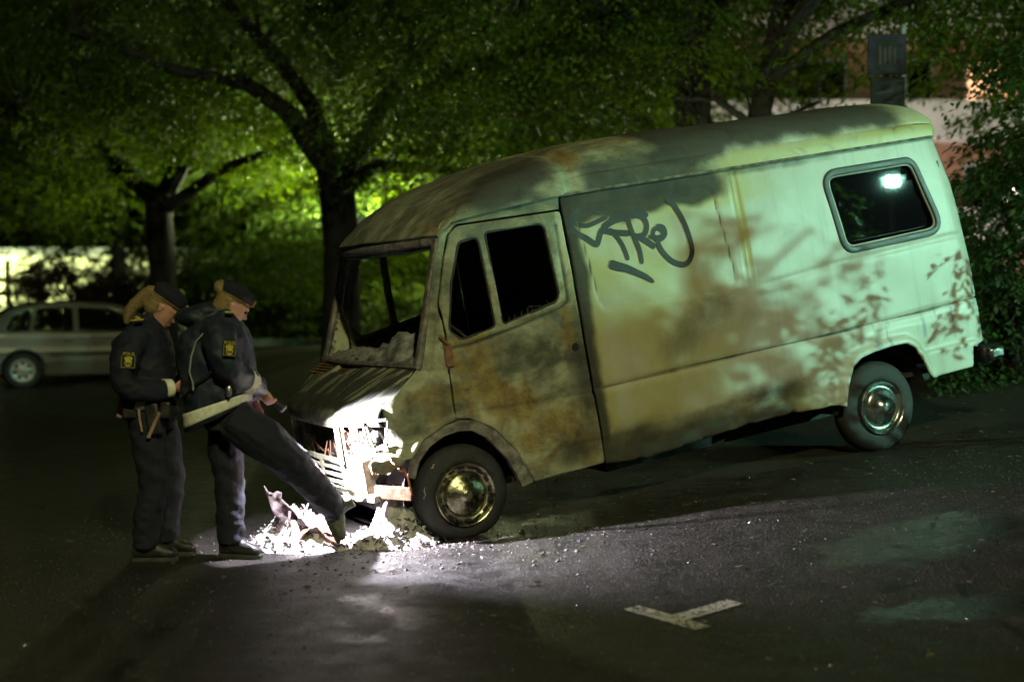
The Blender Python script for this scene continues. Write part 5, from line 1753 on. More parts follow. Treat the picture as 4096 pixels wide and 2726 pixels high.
# ================================================================== PEOPLE
def fused(name, mb, voxel, mat, parent, smooth=3, wrinkle=0.0, wscale=8.0, seed=0.0):
    """overlapping lofts grown together into one continuous skin"""
    me = bpy.data.meshes.new('tmp')
    me.from_pydata(mb.v, [], mb.f)
    bm = bmesh.new()
    bm.from_mesh(me)
    bmesh.ops.recalc_face_normals(bm, faces=bm.faces)
    bm.to_mesh(me)
    bm.free()
    o = bpy.data.objects.new('tmp', me)
    COL.objects.link(o)
    m = o.modifiers.new('r', 'REMESH')
    m.mode = 'VOXEL'
    m.voxel_size = voxel
    s = o.modifiers.new('s', 'SMOOTH')
    s.factor = 0.5
    s.iterations = smooth
    dg = bpy.context.evaluated_depsgraph_get()
    dg.update()
    ev = o.evaluated_get(dg)
    me2 = bpy.data.meshes.new_from_object(ev)
    bpy.data.objects.remove(o)
    me2.name = name
    if wrinkle:
        n = len(me2.vertices)
        co = np.empty(n * 3, np.float32)
        me2.vertices.foreach_get('co', co)
        no = np.empty(n * 3, np.float32)
        me2.vertex_normals.foreach_get('vector', no)
        co = co.reshape(-1, 3)
        no = no.reshape(-1, 3)
        d = np.array([mnoise.noise(Vector((p[0] * wscale + seed, p[1] * wscale, p[2] * wscale * 1.6 + 0.8 * p[0] * wscale))) +
                      0.5 * mnoise.noise(Vector((p[0] * wscale * 2.3 + 4, p[1] * wscale * 2.3, p[2] * wscale * 2.9 + seed))) for p in co])
        co = co + no * (d * wrinkle)[:, None]
        me2.vertices.foreach_set('co', co.astype(np.float32).ravel())
    me2.materials.clear()
    me2.materials.append(mat)
    me2.shade_smooth()
    ob = bpy.data.objects.new(name, me2)
    return link(ob, parent)

def head_frame(c, pitch, yaw=0.0):
    """columns: forward, left, up of a head looking down by pitch and turned by yaw"""
    R = Matrix.Rotation(yaw, 4, 'Z') @ Matrix.Rotation(pitch, 4, 'Y')
    return Matrix.Translation(Vector(c)) @ R

def add_head(mb, HM):
    def loftH(rings, seg=16):
        mb.loft([(HM @ Vector(c), HM.to_3x3() @ Vector(a), HM.to_3x3() @ Vector(b)) for c, a, b in rings], seg)
    # skull, face and jaw as stacked rings from crown to chin
    loftH([((-0.010, 0, 0.118), (0.02, 0, 0), (0, 0.018, 0)), ((-0.012, 0, 0.105), (0.060, 0, 0), (0, 0.050, 0)), ((-0.010, 0, 0.07), (0.090, 0, 0), (0, 0.069, 0)),
           ((-0.006, 0, 0.03), (0.098, 0, 0), (0, 0.074, 0)), ((-0.002, 0, -0.005), (0.094, 0, 0), (0, 0.072, 0)), ((0.008, 0, -0.045), (0.084, 0, 0), (0, 0.064, 0)),
           ((0.022, 0, -0.080), (0.068, 0, 0), (0, 0.050, 0)), ((0.038, 0, -0.105), (0.046, 0, 0), (0, 0.034, 0)), ((0.048, 0, -0.118), (0.022, 0, 0), (0, 0.018, 0))], 18)
    # nose, brow, lips, chin, ears
    loftH([((0.086, 0, 0.022), (0.008, 0, 0), (0, 0.007, 0)), ((0.096, 0, 0.000), (0.010, 0, 0), (0, 0.009, 0)), ((0.106, 0, -0.022), (0.014, 0, 0), (0, 0.014, 0)), ((0.098, 0, -0.034), (0.010, 0, 0), (0, 0.012, 0))], 10)
    loftH([((0.084, -0.045, 0.030), (0, 0, 0.008), (0.008, 0, 0)), ((0.091, 0, 0.032), (0, 0, 0.009), (0.008, 0, 0)), ((0.084, 0.045, 0.030), (0, 0, 0.008), (0.008, 0, 0))], 8)
    loftH([((0.086, -0.022, -0.062), (0, 0, 0.005), (0.006, 0, 0)), ((0.094, 0, -0.060), (0, 0, 0.009), (0.008, 0, 0)), ((0.086, 0.022, -0.062), (0, 0, 0.005), (0.006, 0, 0))], 8)
    for s in (-1, 1):
        loftH([((-0.004, s * 0.066, 0.025), (0.016, 0, 0), (0, 0.008, 0)), ((-0.010, s * 0.080, 0.008), (0.020, 0, 0), (0, 0.008, 0)), ((-0.004, s * 0.072, -0.030), (0.010, 0, 0), (0, 0.008, 0))], 8)

def add_hand(mb, wrist, d, n, side, curl=0.6, scale=1.0):
    """palm + five bent fingers; d: towards the fingertips, n: out of the palm, side: +1/-1 for the thumb"""
    w, d, n = Vector(wrist), Vector(d).normalized(), Vector(n)
    n = (n - d * n.dot(d)).normalized()
    s = d.cross(n) * side
    k = scale
    mb.loft([(w - d * 0.02 * k, s * 0.024 * k, n * 0.018 * k), (w + d * 0.015 * k, s * 0.028 * k, n * 0.016 * k), (w + d * 0.05 * k, s * 0.040 * k, n * 0.014 * k), (w + d * 0.085 * k, s * 0.040 * k, n * 0.012 * k)], 12)
    for i, ln in enumerate((0.070, 0.080, 0.074, 0.058)):
        p = w + d * 0.082 * k + s * (0.030 - 0.020 * i) * k
        pts = [p - d * 0.03 * k, p]
        dd = d.copy()
        for q in range(3):
            dd = (Matrix.Rotation(curl * (0.9 + 0.3 * q), 3, d.cross(n)) @ dd).normalized()
            p = p + dd * ln * (0.42, 0.32, 0.26)[q] * k
            pts.append(p)
        mb.tube(pts, [0.0085 * k, 0.0095 * k, 0.0088 * k, 0.008 * k, 0.0068 * k], 8)
    p = w + d * 0.022 * k + s * 0.026 * k
    q1 = p + (s * 0.75 + d * 0.6 + n * 0.4).normalized() * 0.040 * k
    q2 = q1 + (s * 0.15 + d * 0.85 + n * 0.6).normalized() * 0.032 * k
    q3 = q2 + (d * 0.8 + n * 0.8 - s * 0.2).normalized() * 0.024 * k
    mb.tube([p - d * 0.01 * k, q1, q2, q3], [0.012 * k, 0.0115 * k, 0.0098 * k, 0.0075 * k], 8)

def limb(mb, pts, rad, seg=16):
    """smooth tapering limb through joints"""
    P = [Vector(p) for p in pts]
    out, rr = [], []
    n = len(P)
    for i in range(n - 1):
        p0, p1, p2, p3 = P[max(i - 1, 0)], P[i], P[i + 1], P[min(i + 2, n - 1)]
        for k in range(6):
            t = k / 6
            out.append(0.5 * ((2 * p1) + (p2 - p0) * t + (2 * p0 - 5 * p1 + 4 * p2 - p3) * t * t + (3 * p1 - p0 - 3 * p2 + p3) * t ** 3))
            rr.append(lerp(rad[i], rad[i + 1], t))
    out.append(P[-1])
    rr.append(rad[-1])
    mb.tube(out, rr, seg)

def add_beret(HM, parent, tilt=0.0):
    T = HM @ Matrix.Translation((-0.006, 0, 0.045)) @ Matrix.Rotation(tilt, 4, 'Y')
    R = T.to_3x3()
    mb = MB()
    rings = [(0.000, 0.100, 0.080), (0.004, 0.107, 0.086), (0.025, 0.112, 0.091), (0.045, 0.113, 0.092), (0.062, 0.107, 0.087), (0.076, 0.094, 0.074), (0.086, 0.068, 0.052), (0.091, 0.035, 0.026), (0.092, 0.004, 0.003)]
    mb.loft([(T @ Vector((-0.004 - 0.12 * z, 0, z)), R @ Vector((a, 0, 0)), R @ Vector((0, b, 0))) for z, a, b in rings], 28, 2.2)
    cap = mb.build('cap', M['beret'], parent, angle=70)
    mb = MB()
    mb.loft([(T @ Vector((-0.004, 0, 0.000)), R @ Vector((0.1095, 0, 0)), R @ Vector((0, 0.0885, 0))), (T @ Vector((-0.0045, 0, 0.007)), R @ Vector((0.1105, 0, 0)), R @ Vector((0, 0.0895, 0)))], 28, 2.2)
    mb.build('cap_piping', M['hair'], cap)
    mb = MB()
    for dz, r in ((0.016, 0.010), (0.030, 0.011), (0.042, 0.007)):
        c = T @ Vector((0.104, 0, dz))
        mb.loft([(c, R @ Vector((0, r, 0)), R @ Vector((0, 0, r))), (c + R @ Vector((0.012, 0, 0)), R @ Vector((0, r * .8, 0)), R @ Vector((0, 0, r * .8)))], 12)
    mb.build('cap_badge', M['gold'], cap)
    return cap

def add_hair(HM, parent, tail, rad):
    mb = MB()
    R = HM.to_3x3()
    rings = [((-0.016, 0, 0.11), 0.05, 0.045), ((-0.018, 0, 0.075), 0.090, 0.073), ((-0.020, 0, 0.03), 0.094, 0.079), ((-0.032, 0, -0.015), 0.080, 0.077), ((-0.045, 0, -0.055), 0.066, 0.068), ((-0.055, 0, -0.085), 0.036, 0.045)]
    mb.loft([(HM @ Vector(c), R @ Vector((a, 0, 0)), R @ Vector((0, b, 0))) for c, a, b in rings], 22)
    limb(mb, tail, rad, 12)
    return fused('hair', mb, 0.007, M['hair'], parent, 2, 0.0025, 40.0)

def add_boot(parent, ankle, toe_dir, up, name='boot', L=0.27, h=0.12):
    """ankle = ankle joint; toe_dir along the foot; up = out of the instep"""
    a, d, u = Vector(ankle), Vector(toe_dir).normalized(), Vector(up)
    u = (u - d * u.dot(d)).normalized()
    s = u.cross(d)
    base = a - u * 0.085
    st = [(-0.085, 0.034, 0.050, 0.060), (-0.06, 0.042, 0.062, 0.075), (0.0, 0.044, 0.066, 0.085), (0.055, 0.044, 0.050, 0.066), (0.11, 0.048, 0.038, 0.048), (0.155, 0.044, 0.030, 0.038), (0.182, 0.026, 0.020, 0.026)]
    mb = MB()
    rings = []
    for x, w, hh, top in st:
        rings.append((base + d * x + u * (0.022 + hh * 0.9), s * w, u * hh))
    mb.loft(rings, 16, 2.4)
    mb.tube([a - u * 0.02 - d * 0.02, a + u * 0.04 - d * 0.022, a + u * 0.12 - d * 0.025], [0.052, 0.050, 0.052], 14)
    b = fused(name, mb, 0.007, M['boot'], parent, 3, 0.003, 20.0)
    mb = MB()
    outl = [(-0.092, 0.018), (-0.088, 0.036), (-0.03, 0.041), (0.05, 0.041), (0.11, 0.050), (0.16, 0.042), (0.188, 0.018)]
    ring = outl + [(x, -y) for x, y in outl[::-1]]
    vs = []
    for hh in (0.0, 0.026):
        vs += [base + d * x + s * y + u * hh for x, y in ring]
    m = len(ring)
    fs = [tuple(range(m - 1, -1, -1)), tuple(m + k for k in range(m))] + [(k, (k + 1) % m, m + (k + 1) % m, m + k) for k in range(m)]
    mb.add(vs, fs)
    mb.build('sole', M['sole'], b, bevel=0.004)
    mb = MB()
    for k in range(4):
        c = a + d * (0.035 + 0.022 * k) + u * (0.005 - 0.018 * k)
        mb.tube([c - s * 0.03 + u * 0.012, c + u * 0.020, c + s * 0.03 + u * 0.012], 0.0035, 5)
    mb.build('lace', M['leather'], b)
    return b

def police_patch(parent, c, nrm, up, h=0.098, w=0.084):
    """sleeve badge: dark square with a yellow edge, an arched word and a crowned yellow crest"""
    n, u = Vector(nrm).normalized(), Vector(up)
    u = (u - n * u.dot(n)).normalized()
    r = u.cross(n)
    T = Matrix(((r.x, u.x, n.x, c[0]), (r.y, u.y, n.y, c[1]), (r.z, u.z, n.z, c[2]), (0, 0, 0, 1)))
    mb = MB()
    mb.box(-w / 2, w / 2, -h / 2, h / 2, -0.012, 0.004, T)
    pt = mb.build('sleeve_badge', M['beret'], parent, bevel=0.003)
    mb = MB()
    bw = 0.006
    for x0, x1, y0, y1 in ((-w / 2, w / 2, -h / 2, -h / 2 + bw), (-w / 2, -w / 2 + bw, -h / 2 + bw, h / 2 - 0.028), (w / 2 - bw, w / 2, -h / 2 + bw, h / 2 - 0.028)):
        mb.box(x0, x1, y0, y1, 0.0045, 0.0065, T)
    mb.build('badge_edge', M['olive'], pt, smooth=False)
    cu = bpy.data.curves.new('word', 'FONT')
    cu.body = 'POLIS'
    cu.size = 0.027
    cu.align_x = 'CENTER'
    cu.extrude = 0.0006
    tmp = bpy.data.objects.new('word', cu)
    COL.objects.link(tmp)
    dg = bpy.context.evaluated_depsgraph_get()
    me = bpy.data.meshes.new_from_object(tmp.evaluated_get(dg))
    bpy.data.objects.remove(tmp)
    me.transform(T @ Matrix.Translation((0, h / 2 - 0.0245, 0.0068)))
    me.materials.clear()
    me.materials.append(M['yellow'])
    link(bpy.data.objects.new('badge_word', me), pt)
    mb = MB()
    def disc(cx, cy, rx, ry, z0=0.0045, z1=0.0075, k=16):
        vs = []
        for z in (z0, z1):
            vs += [T @ Vector((cx + rx * math.cos(2 * math.pi * q / k), cy + ry * math.sin(2 * math.pi * q / k), z)) for q in range(k)]
        mb.add(vs, [tuple(k + q for q in range(k))] + [(q, (q + 1) % k, k + (q + 1) % k, k + q) for q in range(k)])
    disc(0, -0.020, 0.021, 0.021)
    for q in (-1, 0, 1):
        disc(0.015 * q, 0.012 - 0.004 * abs(q), 0.008, 0.009)
    disc(0, -0.001, 0.022, 0.006)
    mb.build('badge_crest', M['yellow'], pt, smooth=False)
    mb = MB()
    for q in (-1, 0, 1):
        mb.box(0.012 * q - 0.004, 0.012 * q + 0.004, -0.030 - 0.004 * (q == 0), -0.016, 0.008, 0.0086, T)
    mb.build('crest_mark', M['beret'], pt, smooth=False)
    return pt

def belt_item(parent, name, c, size, mat, tilt=0.0):
    mb = MB()
    mb.box(-size[0] / 2, size[0] / 2, -size[1] / 2, size[1] / 2, -size[2] / 2, size[2] / 2)
    o = mb.build(name, mat, parent, bevel=min(size) * 0.25)
    o.location = c
    o.rotation_euler = (0, tilt, 0)
    return o

def shell(rings, t0, t1, grow, name, mat, parent, power=2.0, seg=32):
    """band that follows lofted rings between fractions t0 and t1"""
    R = []
    n = len(rings) - 1
    for k in range(5):
        t = lerp(t0, t1, k / 4) * n
        i = min(int(t), n - 1)
        f = t - i
        c = [Vector(rings[i][q]).lerp(Vector(rings[i + 1][q]), f) for q in range(3)]
        R.append((c[0], c[1] * grow, c[2] * grow))
    mb = MB()
    vs = []
    mb.loft(R, seg, power)
    mb.f = mb.f[:-2]
    return mb.build(name, mat, parent, solid=0.004)

# ---------------- officer on the left: short jacket, belt, pony tail, looking down
pA = empty('person', (-2.12, 8.68, 0.0), 'person in dark police uniform with blonde ponytail and cap, head bowed, hands at the waist', 'person', 'police officers beside the van')
hA = head_frame((0.0, -0.01, 1.535), math.radians(42), math.radians(6))
ringsA = [((-0.085, 0, 0.975), (0.172, 0, 0.0), (0, 0.190, 0)), ((-0.10, 0, 1.05), (0.185, 0, 0), (0, 0.205, 0)), ((-0.120, 0, 1.14), (0.190, 0, 0), (0, 0.215, 0)), ((-0.135, 0, 1.24), (0.188, 0, 0.01), (0, 0.215, 0)),
          ((-0.140, 0, 1.33), (0.172, 0, 0.02), (0, 0.215, 0)), ((-0.135, 0, 1.405), (0.135, 0, 0.03), (0, 0.175, 0)), ((-0.115, 0, 1.455), (0.088, 0, 0.03), (0, 0.095, 0)), ((-0.095, 0, 1.50), (0.075, 0, 0.03), (0, 0.078, 0))]
armA = {-1: [(-0.135, -0.175, 1.385), (-0.165, -0.262, 1.24), (-0.165, -0.285, 1.09), (-0.03, -0.235, 1.045), (0.075, -0.150, 1.055)],
        1: [(-0.130, 0.175, 1.385), (-0.135, 0.262, 1.24), (-0.120, 0.275, 1.10), (0.00, 0.20, 1.06), (0.085, 0.09, 1.075)]}
legA = {-1: [(-0.095, -0.095, 0.93), (-0.075, -0.105, 0.70), (-0.050, -0.105, 0.48), (-0.085, -0.105, 0.26), (-0.105, -0.105, 0.10)],
        1: [(-0.085, 0.095, 0.93), (-0.040, 0.105, 0.70), (-0.005, 0.105, 0.48), (-0.025, 0.105, 0.26), (-0.035, 0.105, 0.10)]}
mb = MB()
add_head(mb, hA)
limb(mb, [(-0.115, 0, 1.40), (-0.085, 0, 1.47), (-0.03, -0.005, 1.535)], [0.062, 0.055, 0.052])
mb.loft([(c, Vector(a) * 0.82, Vector(b) * 0.84) for c, a, b in ringsA[:-2]], 20)
mb.loft([((-0.09, 0, 0.84), (0.11, 0, 0), (0, 0.14, 0)), ((-0.088, 0, 0.93), (0.13, 0, 0), (0, 0.155, 0)), ((-0.09, 0, 1.0), (0.13, 0, 0), (0, 0.155, 0))], 20)
for s in (-1, 1):
    limb(mb, armA[s], [0.052, 0.048, 0.043, 0.036, 0.028])
    limb(mb, legA[s], [0.082, 0.072, 0.055, 0.050, 0.038])
    ft = Vector(legA[s][-1])
    mb.tube([ft + Vector((-0.03, 0, -0.03)), ft + Vector((0.05, 0, -0.04)), ft + Vector((0.13, 0, -0.05))], [0.036, 0.036, 0.024], 10)
add_hand(mb, (0.088, -0.142, 1.058), (0.7, 0.55, -0.1), (-0.2, 0.7, 0.4), 1, 0.55)
add_hand(mb, (0.097, 0.080, 1.078), (0.7, -0.55, -0.1), (-0.2, -0.7, 0.4), -1, 0.55)
fused('body', mb, 0.0065, M['skin'], pA, 2)
mb = MB()
mb.loft(ringsA, 28, 2.3)
for s in (-1, 1):
    limb(mb, [Vector(armA[s][0]) + Vector((0.01, -0.03 * s, -0.01))] + armA[s][1:], [0.088, 0.082, 0.076, 0.064, 0.050])
jk = fused('jacket', mb, 0.0085, M['navy'], pA, 4, 0.012, 9.0, 1.0)
tag(jk, 'dark navy short jacket')
mb = MB()
mb.loft([((-0.088, 0, 0.80), (0.13, 0, 0), (0, 0.165, 0)), ((-0.09, 0, 0.90), (0.158, 0, 0), (0, 0.185, 0)), ((-0.088, 0, 0.99), (0.155, 0, 0), (0, 0.182, 0))], 24, 2.3)
for s in (-1, 1):
    limb(mb, [legA[s][0], legA[s][1], legA[s][2], legA[s][3], Vector(legA[s][4]) + Vector((0, 0, -0.015))], [0.108, 0.108, 0.092, 0.088, 0.082])
fused('trousers', mb, 0.009, M['trouser'], pA, 3, 0.012, 9.0, 2.0)
for s in (-1, 1):
    add_boot(pA, (legA[s][4][0] + 0.01, legA[s][4][1], 0.085), (1, -0.12 * s, 0), (0, 0, 1))
add_hair(hA, pA, [hA @ Vector((-0.075, 0, 0.01)), hA @ Vector((-0.125, 0, 0.02)), (-0.175, 0, 1.555), (-0.215, 0, 1.505), (-0.235, 0, 1.435)], [0.034, 0.040, 0.042, 0.036, 0.016])
add_beret(hA, pA, math.radians(-6))
mb = MB()
for s in (-1, 1):
    c = hA @ Vector((0.084, s * 0.030, 0.008))
    mb2 = MB()
    mb2.ball(c, 0.011, 0.011, 0.011, 8, 6)
    mb2.build('eye', M['black'], pA)
bl = shell(ringsA, -0.02 / 7, 0.55 / 7, 1.03, 'belt', M['leather'], pA, 2.3)
for nm, c, sz, mt, tl in (('belt_pouch', (-0.235, -0.10, 0.925), (0.055, 0.05, 0.12), M['tan'], 0.2), ('belt_pouch', (-0.165, -0.190, 0.93), (0.085, 0.045, 0.11), M['leather'], 0.0),
                          ('handcuff_case', (-0.10, -0.205, 0.955), (0.07, 0.035, 0.06), M['steel'], 0.1), ('belt_pouch', (0.045, -0.185, 0.925), (0.06, 0.04, 0.10), M['leather'], 0.05), ('holster', (-0.02, -0.212, 0.875), (0.08, 0.05, 0.19), M['leather'], -0.15)):
    belt_item(pA, nm, c, sz, mt, tl)
mb = MB()
mb.tube([(-0.105, -0.225, 0.93), (-0.100, -0.230, 0.88), (-0.085, -0.230, 0.80)], [0.009, 0.008, 0.006], 8)
mb.build('key_strap', M['tan'], pA)
mb = MB()
mb.tube([(0.02, -0.225, 0.915), (-0.045, -0.245, 0.765)], [0.012, 0.012], 10)
mb.build('baton', M['tan'], pA)
mb = MB()
limb(mb, [Vector(armA[-1][3]).lerp(Vector(armA[-1][4]), 0.62), Vector(armA[-1][4])], [0.062, 0.055])
mb.build('reflective_cuff', M['reflect'], pA)
mb = MB()
limb(mb, [Vector(armA[1][3]).lerp(Vector(armA[1][4]), 0.62), Vector(armA[1][4])], [0.062, 0.055])
mb.build('reflective_cuff', M['reflect'], pA)
police_patch(pA, (-0.128, -0.352, 1.235), (0.06, -1, 0.10), (0.05, 0.12, 1))
mb = MB()
mb.bar((-0.155, -0.185, 1.462), (-0.085, -0.175, 1.468), 0.05, 0.008)
mb.ball((-0.115, -0.19, 1.476), 0.018, 0.016, 0.010, 10, 6)
mb.build('shoulder_badge', M['yellow'], pA)
mb = MB()
mb.box(0.115, 0.165, -0.10, 0.03, 1.035, 1.10)
mb.build('held_radio', M['black'], pA, bevel=0.008)

# ---------------- officer on the right: long parka, torch in hand, one leg reaching into the wreck
pB = empty('person', (-1.68, 8.65, 0.0), 'person in hooded police parka with pale hem band, one leg stretched out, holding a torch', 'person', 'police officers beside the van')
hB = head_frame((-0.015, -0.02, 1.545), math.radians(34), math.radians(16))
ringsB = [((-0.115, 0, 0.855), (0.190, 0, 0.085), (0, 0.235, -0.01)), ((-0.112, 0, 0.915), (0.192, 0, 0.078), (0, 0.235, -0.01)), ((-0.108, 0, 0.99), (0.200, 0, 0.055), (0, 0.235, 0)), ((-0.112, 0, 1.08), (0.212, 0, 0.03), (0, 0.23, 0)),
          ((-0.130, 0, 1.20), (0.225, 0, 0.02), (0, 0.245, 0)), ((-0.145, 0, 1.32), (0.215, 0, 0.02), (0, 0.25, 0)), ((-0.140, 0, 1.41), (0.180, 0, 0.03), (0, 0.225, 0)), ((-0.115, 0, 1.475), (0.125, 0, 0.04), (0, 0.15, 0)), ((-0.075, 0, 1.525), (0.085, 0, 0.04), (0, 0.09, 0))]
armB = {-1: [(-0.075, -0.205, 1.42), (-0.030, -0.275, 1.29), (0.010, -0.245, 1.17), (0.075, -0.095, 1.10), (0.135, 0.055, 1.045)],
        1: [(-0.075, 0.205, 1.42), (-0.04, 0.285, 1.29), (-0.02, 0.30, 1.16), (0.03, 0.27, 1.04), (0.07, 0.24, 0.95)]}
legB = {1: [(-0.085, 0.09, 0.90), (-0.085, 0.09, 0.68), (-0.065, 0.08, 0.50), (-0.055, 0.06, 0.28), (-0.045, 0.05, 0.10)],
        -1: [(-0.01, -0.09, 0.87), (0.17, -0.085, 0.745), (0.335, -0.02, 0.595), (0.475, 0.09, 0.42), (0.570, 0.19, 0.285)]}
mb = MB()
add_head(mb, hB)
limb(mb, [(-0.11, 0, 1.40), (-0.08, 0, 1.46), (-0.035, -0.01, 1.52)], [0.062, 0.055, 0.052])
mb.loft([(c, Vector(a) * 0.72, Vector(b) * 0.80) for c, a, b in ringsB[2:-2]], 20)
mb.loft([((-0.05, 0, 0.80), (0.12, 0, 0), (0, 0.15, 0)), ((-0.06, 0, 0.90), (0.14, 0, 0), (0, 0.155, 0)), ((-0.08, 0, 1.02), (0.14, 0, 0), (0, 0.155, 0))], 20)
for s in (-1, 1):
    limb(mb, armB[s], [0.052, 0.048, 0.043, 0.036, 0.028])
    limb(mb, legB[s], [0.085, 0.074, 0.056, 0.050, 0.038])
mb.tube([(-0.07, 0.05, 0.06), (0.0, 0.045, 0.05), (0.09, 0.03, 0.045)], [0.036, 0.036, 0.024], 10)
_d = Vector((0.42, 0.10, -0.90)).normalized()
_u = Vector((0.85, 0.10, 0.42))
_u = (_u - _d * _u.dot(_d)).normalized()
_a = Vector((0.582, 0.200, 0.262))
mb.tube([_a - _u * 0.015, _a - _u * 0.035 + _d * 0.05, _a - _u * 0.045 + _d * 0.11], [0.036, 0.028, 0.018], 10)
TD = Vector((0.118, 0.055, -0.128)).normalized()          # the torch points down into the wreck
add_hand(mb, (0.145, 0.075, 1.035), (0.45, 0.12, -0.9), (0.35, 0.75, 0.10), -1, 0.75)
add_hand(mb, (0.075, 0.235, 0.935), (0.2, -0.1, -0.95), (0.1, -0.9, 0.1), 1, 0.4)
fused('body', mb, 0.0065, M['skin'], pB, 2)
mb = MB()
mb.loft(ringsB, 30, 2.4)
for s in (-1, 1):
    limb(mb, [Vector(armB[s][0]) + Vector((0, 0.03 * s * -1, -0.01))] + armB[s][1:], [0.105, 0.100, 0.090, 0.074, 0.060])
mb.ball((-0.235, 0.0, 1.480), 0.135, 0.150, 0.070, 16, 10)
mb.ball((-0.165, 0.0, 1.515), 0.115, 0.130, 0.055, 16, 10)
pk = fused('parka', mb, 0.009, M['parka'], pB, 4, 0.013, 8.0, 5.0)
tag(pk, 'long dark parka with a folded hood')
shell(ringsB, 0.40 / 8, 1.55 / 8, 1.04, 'hem_band', M['reflect'], pB, 2.4)

mb = MB()
mb.loft([((-0.045, 0, 0.80), (0.135, 0, 0), (0, 0.17, 0)), ((-0.06, 0, 0.90), (0.16, 0, 0), (0, 0.185, 0)), ((-0.08, 0, 1.0), (0.16, 0, 0), (0, 0.18, 0))], 24, 2.3)
limb(mb, legB[1][:4] + [(-0.045, 0.05, 0.085)], [0.115, 0.112, 0.094, 0.088, 0.080])
limb(mb, [legB[-1][0], legB[-1][1], legB[-1][2], legB[-1][3], Vector(legB[-1][4]) + Vector((0.012, 0.008, -0.018))], [0.130, 0.134, 0.112, 0.096, 0.082])
fused('trousers', mb, 0.009, M['trouser'], pB, 3, 0.011, 10.0, 7.0)
add_boot(pB, (-0.035, 0.05, 0.085), (1, -0.25, 0), (0, 0, 1))
bk = add_boot(pB, (0.582, 0.200, 0.262), (0.42, 0.10, -0.90), (0.85, 0.10, 0.42))
bk.data.materials[0] = M['pale_boot']  # this boot is paler and greener than the other three
tag(bk, 'pale greenish boot with its toe lowered into the debris')
add_hair(hB, pB, [hB @ Vector((-0.08, 0, 0.05)), hB @ Vector((-0.125, 0, 0.05)), hB @ Vector((-0.155, 0, 0.035))], [0.040, 0.052, 0.025])
add_beret(hB, pB, math.radians(-4))
for s in (-1, 1):
    c = hB @ Vector((0.084, s * 0.030, 0.008))
    mb2 = MB()
    mb2.ball(c, 0.011, 0.011, 0.011, 8, 6)
    mb2.build('eye', M['black'], pB)
mb = MB()
limb(mb, [Vector(armB[-1][3]).lerp(Vector(armB[-1][4]), -0.1), Vector(armB[-1][3]).lerp(Vector(armB[-1][4]), 0.35)], [0.080, 0.074])
mb.build('reflective_cuff', M['reflect'], pB)
mb = MB()
limb(mb, [Vector(armB[1][3]).lerp(Vector(armB[1][4]), -0.1), Vector(armB[1][3]).lerp(Vector(armB[1][4]), 0.35)], [0.080, 0.074])
mb.build('reflective_cuff', M['reflect'], pB)
mb = MB()
mb.tube([(-0.075, -0.272, 1.415), (-0.125, -0.268, 1.405), (-0.185, -0.258, 1.34), (-0.215, -0.258, 1.25), (-0.225, -0.262, 1.16), (-0.205, -0.262, 1.09), (-0.205, -0.258, 1.05)], 0.0055, 6)
mb.build('parka_piping', M['cord'], pB)
mb = MB()
mb.tube([(-0.31, -0.17, 0.99), (-0.20, -0.258, 1.08), (-0.08, -0.285, 1.17)], 0.007, 6)
mb.build('shoulder_strap', M['black'], pB)
mb = MB()
mb.ball((0.005, -0.262, 1.045), 0.020, 0.012, 0.038, 10, 8)
mb.build('strap_buckle', M['steel'], pB)
police_patch(pB, (0.035, -0.382, 1.305), (0.45, -0.88, 0.16), (0.02, 0.15, 1), 0.092, 0.075)
mb = MB()
mb.bar((-0.03, -0.17, 1.512), (0.02, -0.16, 1.512), 0.04, 0.008)
mb.build('shoulder_badge', M['yellow'], pB)

# ---------------- the torch in the hand, with its light
tpos = Vector((-1.68, 8.65, 0.0)) + Vector((0.187, 0.118, 0.985))
to = empty('torch', tpos, 'black hand torch held pointing down at the wreck, switched on', 'torch')
TM = TD.to_track_quat('Z', 'Y').to_matrix().to_4x4()
mb = MB()
vs0 = [(0.0, -0.10), (0.014, -0.10), (0.0155, -0.09), (0.0155, 0.03), (0.018, 0.045), (0.026, 0.075), (0.0275, 0.115), (0.025, 0.118), (0.024, 0.106), (0.0, 0.09)]
mb.lathe(vs0, 'z', 24)
mb.v = [tuple(TM @ Vector(p)) for p in mb.v]
mb.build('torch_body', M['black'], to)
mb = MB()
mb.lathe([(0.0245, 0.113), (0.018, 0.106), (0.008, 0.096), (0.0, 0.094)], 'z', 24)
mb.v = [tuple(TM @ Vector(p)) for p in mb.v]
mb.build('reflector', M['chrome'], to)
mb = MB()
mb.lathe([(0.0274, 0.119), (0.0285, 0.117), (0.0285, 0.108), (0.0274, 0.106)], 'z', 24)
mb.v = [tuple(TM @ Vector(p)) for p in mb.v]
mb.build('bezel', M['steel'], to)
def torch_spot(name, watts, angle, blend, aim):
    sd = bpy.data.lights.new(name, 'SPOT')
    sd.energy = watts
    sd.color = (0.87, 0.83, 1.0)
    sd.spot_size = math.radians(angle)
    sd.spot_blend = blend
    sd.shadow_soft_size = 0.015
    so = bpy.data.objects.new(name, sd)
    COL.objects.link(so)
    so.parent = to
    so.location = TD * 0.128
    so.rotation_euler = Vector(aim).to_track_quat('-Z', 'Y').to_euler()
    return so
torch_spot('torch_beam', TORCH_W * 0.95, 104, 0.7, (0.74, 0.14, -0.65))
torch_spot('torch_spill', TORCH_W * 0.12, 116, 0.15, (0.35, 0.25, -0.90))

